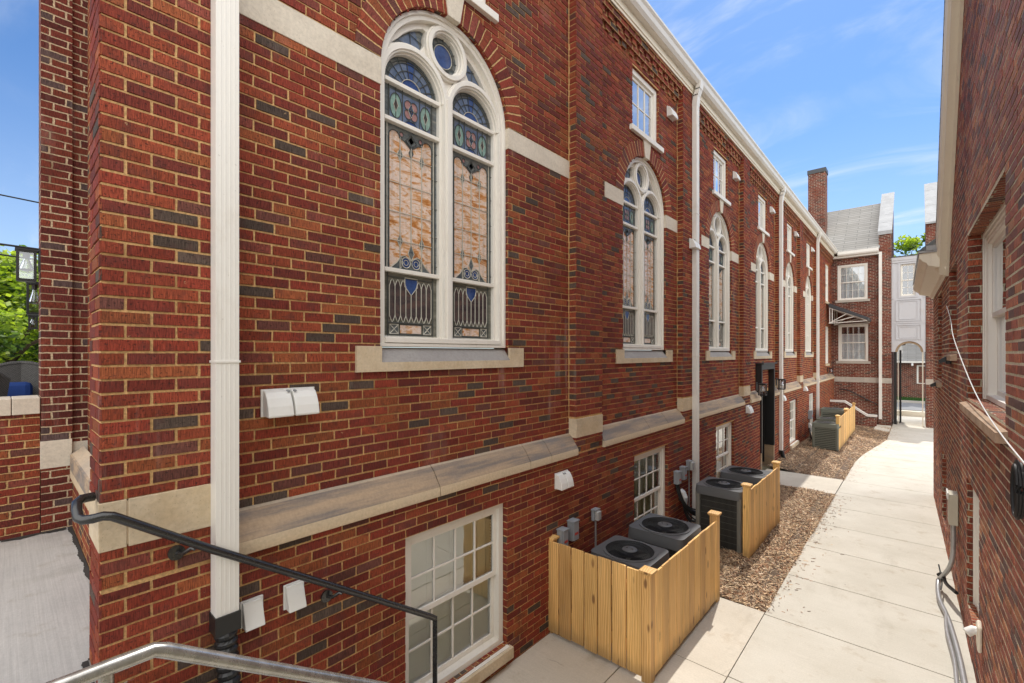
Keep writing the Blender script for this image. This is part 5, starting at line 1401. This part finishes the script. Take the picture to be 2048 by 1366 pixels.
# fittings on that wall
def nw(y, z, off=0.): return (3.505-K*y-off, y, z)
ub = thing('utility_box', 'beige utility box low on the right hand brick wall', 'utility box', nw(7.55, .93))
mb = MB(); mb.box(-.085, -.12, 0, -.003, .12, .36); mb.build('body', 'beigebox', ub, bevel=.006); mb = MB(); mb.box(-.10, -.13, .3, -.084, .13, .375); mb.build('lid', 'vent', ub, bevel=.005)
mb = MB(); P0 = [nw(7.5, .93, .045), nw(7.5, .6, .045), nw(7.55, .4, .07), nw(7.75, .2, .12), nw(7.8, .1, .16), nw(7.4, .045, .17), nw(6.9, .04, .12), nw(6.2, .04, .09), nw(5.6, .04, .085), nw(4.2, .04, .085), nw(2.2, .04, .085)]
def smoothpath(P, n=6):
    P = [Vector(p) for p in P]; out = []
    for i in range(len(P)-1):
        a, b, c, d = P[max(i-1, 0)], P[i], P[i+1], P[min(i+2, len(P)-1)]
        for k in range(n):
            t = k/n; out.append(.5*((2*b)+(-a+c)*t+(2*a-5*b+4*c-d)*t*t+(-a+3*b-3*c+d)*t**3))
    return out+[P[-1]]
mb.tube(smoothpath(P0), .024, 10)
tag(mb.build('flexible_conduit', 'conduit', smooth=True), 'grey flexible conduit from the utility box down along the wall foot', 'conduit')
mb = MB(); mb.tube(smoothpath([nw(7.0, .05, .13), nw(6.6, .05, .15), nw(6.0, .05, .13), nw(5.5, .05, .14), nw(4.6, .05, .13), nw(2.2, .05, .14)]), .017, 10)
tag(mb.build('flexible_conduit', 'conduit', smooth=True), 'thinner grey conduit on the ground beside the larger one', 'conduit')
mb = MB(); mb.tube(smoothpath([nw(7.85, .16, .16), nw(7.8, .2, .12), nw(7.6, .17, .1), nw(7.3, .2, .03)]), .02, 8); mb.tube(smoothpath([nw(7.95, .26, .15), nw(7.75, .14, .13), nw(7.5, .12, .15)]), .008, 6)
tag(mb.build('cable_clamp', 'cable', smooth=True), 'black strap holding the conduit against the wall foot', 'clamp')
mb = MB(); mb.tube(smoothpath([nw(9.0, 3.63, .02), nw(8.3, 3.4, .02), nw(7.4, 3.15, .05), nw(6.2, 2.83, .05), nw(5.2, 2.6, .045), nw(4.2, 2.46, .04), nw(3.3, 2.36, .02), nw(2.6, 2.3, .02)]), .0042, 8)
tag(mb.build('white_cable', 'vent', smooth=True), 'white cable strung across the right hand window and brick', 'cable')
mb = MB()
for k in range(5):
    r = .07+.006*k; mb.tube([nw(3.68+r*.9*math.cos(2*PI*i/20)+.01*k, 2.2+r*1.7*math.sin(2*PI*i/20), .012+.012*(k % 3)) for i in range(21)], .008, 6)
tag(mb.build('cable_coil', 'cable', smooth=True), 'coil of black cable hanging on the brick at the right edge', 'cable')
vt = thing('pipe_outlet', 'white pipe outlet with foam low on the right hand wall', 'pipe', nw(5.45, .62))
mb = MB(); mb.tube([(.02, 0, 0), (-.05, 0, 0), (-.09, -.02, -.03)], .035, 12); mb.build('pipe', 'vent', vt, smooth=True)
mb = MB(); mb.prism([(-.06, -.16), (.05, -.1), (.07, .06), (.0, .1), (-.08, .06)], lambda a, b, c: (c, a, b), -.03, .0); mb.build('foam', 'cream', vt, bevel=.015)
for y, z, lab in ((8.45, 2.86, 'small dark lamp under the middle window of the right hand wall'), (10.9, 2.4, 'farther small dark lamp low beside the far window of the right hand wall')):
    o = thing('floodlight', lab, 'lamp', nw(y, z)); mb = MB(); mb.box(-.06, -.06, -.05, -.005, .06, .05); mb.build('body', 'black', o, bevel=.01)  # dark solid added where the brick sill's shadow shows, not a fitting
    mb = MB(); mb.prism([(-.06, .05), (-.13, .0), (-.12, -.04), (-.06, -.02)], lambda a, b, c: (a, c, b), -.07, .07); mb.build('shade', 'black', o)

# ------------------------------------------------------------------ beyond the arch
mb = MB(); mb.box(-12, 27.7, -.5, 20, 31.9, -.21); struct('far_sidewalk', mb, 'walk')
mb = MB(); mb.box(-12, 30.4, -.4, 20, 30.7, .05); tag(mb.build('retaining_kerb', 'cream', bevel=.02), 'low tan retaining kerb across the far end of the arched way', 'kerb')
mb = MB(); mb.box(-60, 32.0, -.5, 60, 39.5, -.27); struct('street', mb, 'street')
mb = MB(); mb.box(-60, 31.9, -.5, 60, 32.0, -.12); mb.box(-60, 39.5, -.5, 60, 39.7, -.14); struct('kerb', mb, 'walk')
mb = MB(); mb.box(-60, 39.7, -.6, 60, 46, -.16, m=0)
rn = random.Random(5)
for _ in range(9000):
    x, y = rn.uniform(-3, 8), rn.uniform(39.75, 42.4); a = rn.uniform(0, PI); h = rn.uniform(.06, .14); w = .012
    mb.face([(x-w*math.cos(a), y-w*math.sin(a), -.165), (x+w*math.cos(a), y+w*math.sin(a), -.165), (x+rn.uniform(-.03, .03), y+rn.uniform(-.03, .03), -.16+h)])
o = mb.build('grass_strip', 'grass'); o['kind'] = 'stuff'; tag(o, 'green grass strip beyond the street', 'grass')
hb = thing('brick_house', 'low brick house with grey hip roof seen through the archway', 'house', (2.5, 42.5, -.3))
mb = MB(); mb.box(-6, 0, -.2, 7, 8, 2.75); mb.build('wall', 'brick_wing', hb)
mb = MB(); e = .45; mb.face([(-6-e, -e, 2.7), (7+e, -e, 2.7), (3.2, 4, 5.2), (-2.5, 4, 5.2)]); mb.face([(7+e, -e, 2.7), (7+e, 8+e, 2.7), (3.2, 4, 5.2)]); mb.face([(-6-e, 8+e, 2.7), (-6-e, -e, 2.7), (-2.5, 4, 5.2)]); mb.build('roof', 'shingle', hb)
mb = MB(); mb.box(-6-e, -e, 2.6, 7+e, -e+.03, 2.72); mb.build('fascia', 'gutter', hb)
o = window_parts(.5, 1.15, 2.45, .02, 2, 2, True, 'curtain', 'glass', 'window', .1, hb); yface(o); o.location = (.98, 0, 0)
mb = MB(); mb.tube([(.25, -.45, 2.56), (.25, -.48, 2.4)], .06, 8); mb.build('eave_lamp', 'vent', hb)

# ------------------------------------------------------------------ trees
def tree(name, label, loc, trunk_h, centre, rad, n, leaf, seed, clumps=26, mats=('leafA', 'leafB', 'leafC')):
    rn = random.Random(seed); o = thing(name, label, 'tree', loc)
    C = Vector(centre); Rv = Vector(rad); tr = MB()
    tr.tube([(0, 0, -.3), (.05, .02, trunk_h*.5), (.0, .05, trunk_h), tuple(C)], .2, 9, radii=[.24, .17, .13, .05])
    cs = []
    for k in range(clumps):
        while True:
            p = Vector((rn.uniform(-1, 1), rn.uniform(-1, 1), rn.uniform(-1, 1)))
            if .25 < p.length < 1.: break
        p = p*(.72+.28*rn.random()); c = C+Vector((p.x*Rv.x, p.y*Rv.y, p.z*Rv.z)); cs.append((c, rn.uniform(.22, .38)*min(Rv)))
        if k % 2 == 0: tr.tube([(0, .03, trunk_h*rn.uniform(.7, 1)), tuple((Vector((0, 0, trunk_h))+c)/2+Vector((0, 0, .2))), tuple(c)], .05, 6, radii=[.07, .045, .015])
    tr.build('trunk', 'tree_bark', o, smooth=True)
    lf = MB()
    for _ in range(n):
        c, r = rn.choice(cs); d = Vector((rn.gauss(0, 1), rn.gauss(0, 1), rn.gauss(0, .75))).normalized()*r*rn.random()**.4
        p = c+d; u = Vector((rn.gauss(0, 1), rn.gauss(0, 1), rn.gauss(0, .6))).normalized(); w = u.cross(Vector((rn.gauss(0, 1), rn.gauss(0, 1), rn.gauss(0, 1)))).normalized()
        l = leaf*rn.uniform(.6, 1.3); q = l*.5
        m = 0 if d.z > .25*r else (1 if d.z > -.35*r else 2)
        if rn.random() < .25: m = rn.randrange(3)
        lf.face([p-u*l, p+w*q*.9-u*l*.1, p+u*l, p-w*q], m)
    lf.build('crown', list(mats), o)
    return o
tree('leafy_tree', 'bright green leafy tree beyond the porch at the left edge', (-14, -.4, 0), 2.2, (0, 0, 3.4), (3.2, 2.6, 2.35), 26000, .085, 11, 46)
tree('leafy_tree', 'taller green tree farther back at the left edge, behind the porch', (-19, 1.2, 0), 2.5, (0, 0, 3.3), (3.2, 3.4, 2.7), 16000, .12, 12, 40)
tree('leafy_tree', 'sunlit green tree rising behind the roof of the white passage', (2.2, 44.2, -.3), 7, (0, 1, 10.1), (4.2, 2.5, 2.1), 9000, .17, 13, 34)
tree('leafy_tree', 'dark leafy tree behind the house seen through the arch', (5.5, 56, -.3), 4, (0, 0, 6.0), (5, 3, 3.), 8000, .2, 14, 30, ('leafB', 'leafC', 'leafC'))
rh = thing('brick_house', 'distant house with grey roof mostly hidden behind the left tree', 'house', (-27, -1.5, 0))
mb = MB(); mb.box(-3, -5, 0, 3, 6, 5.0); mb.build('wall', 'brick_wing', rh)
mb = MB(); mb.face([(3.4, -5.4, 4.6), (3.4, 6.4, 4.6), (0, 6.4, 7.2), (0, -5.4, 7.2)]); mb.face([(0, -5.4, 7.2), (0, 6.4, 7.2), (-3.4, 6.4, 4.6), (-3.4, -5.4, 4.6)]); mb.build('roof', 'shingle', rh)
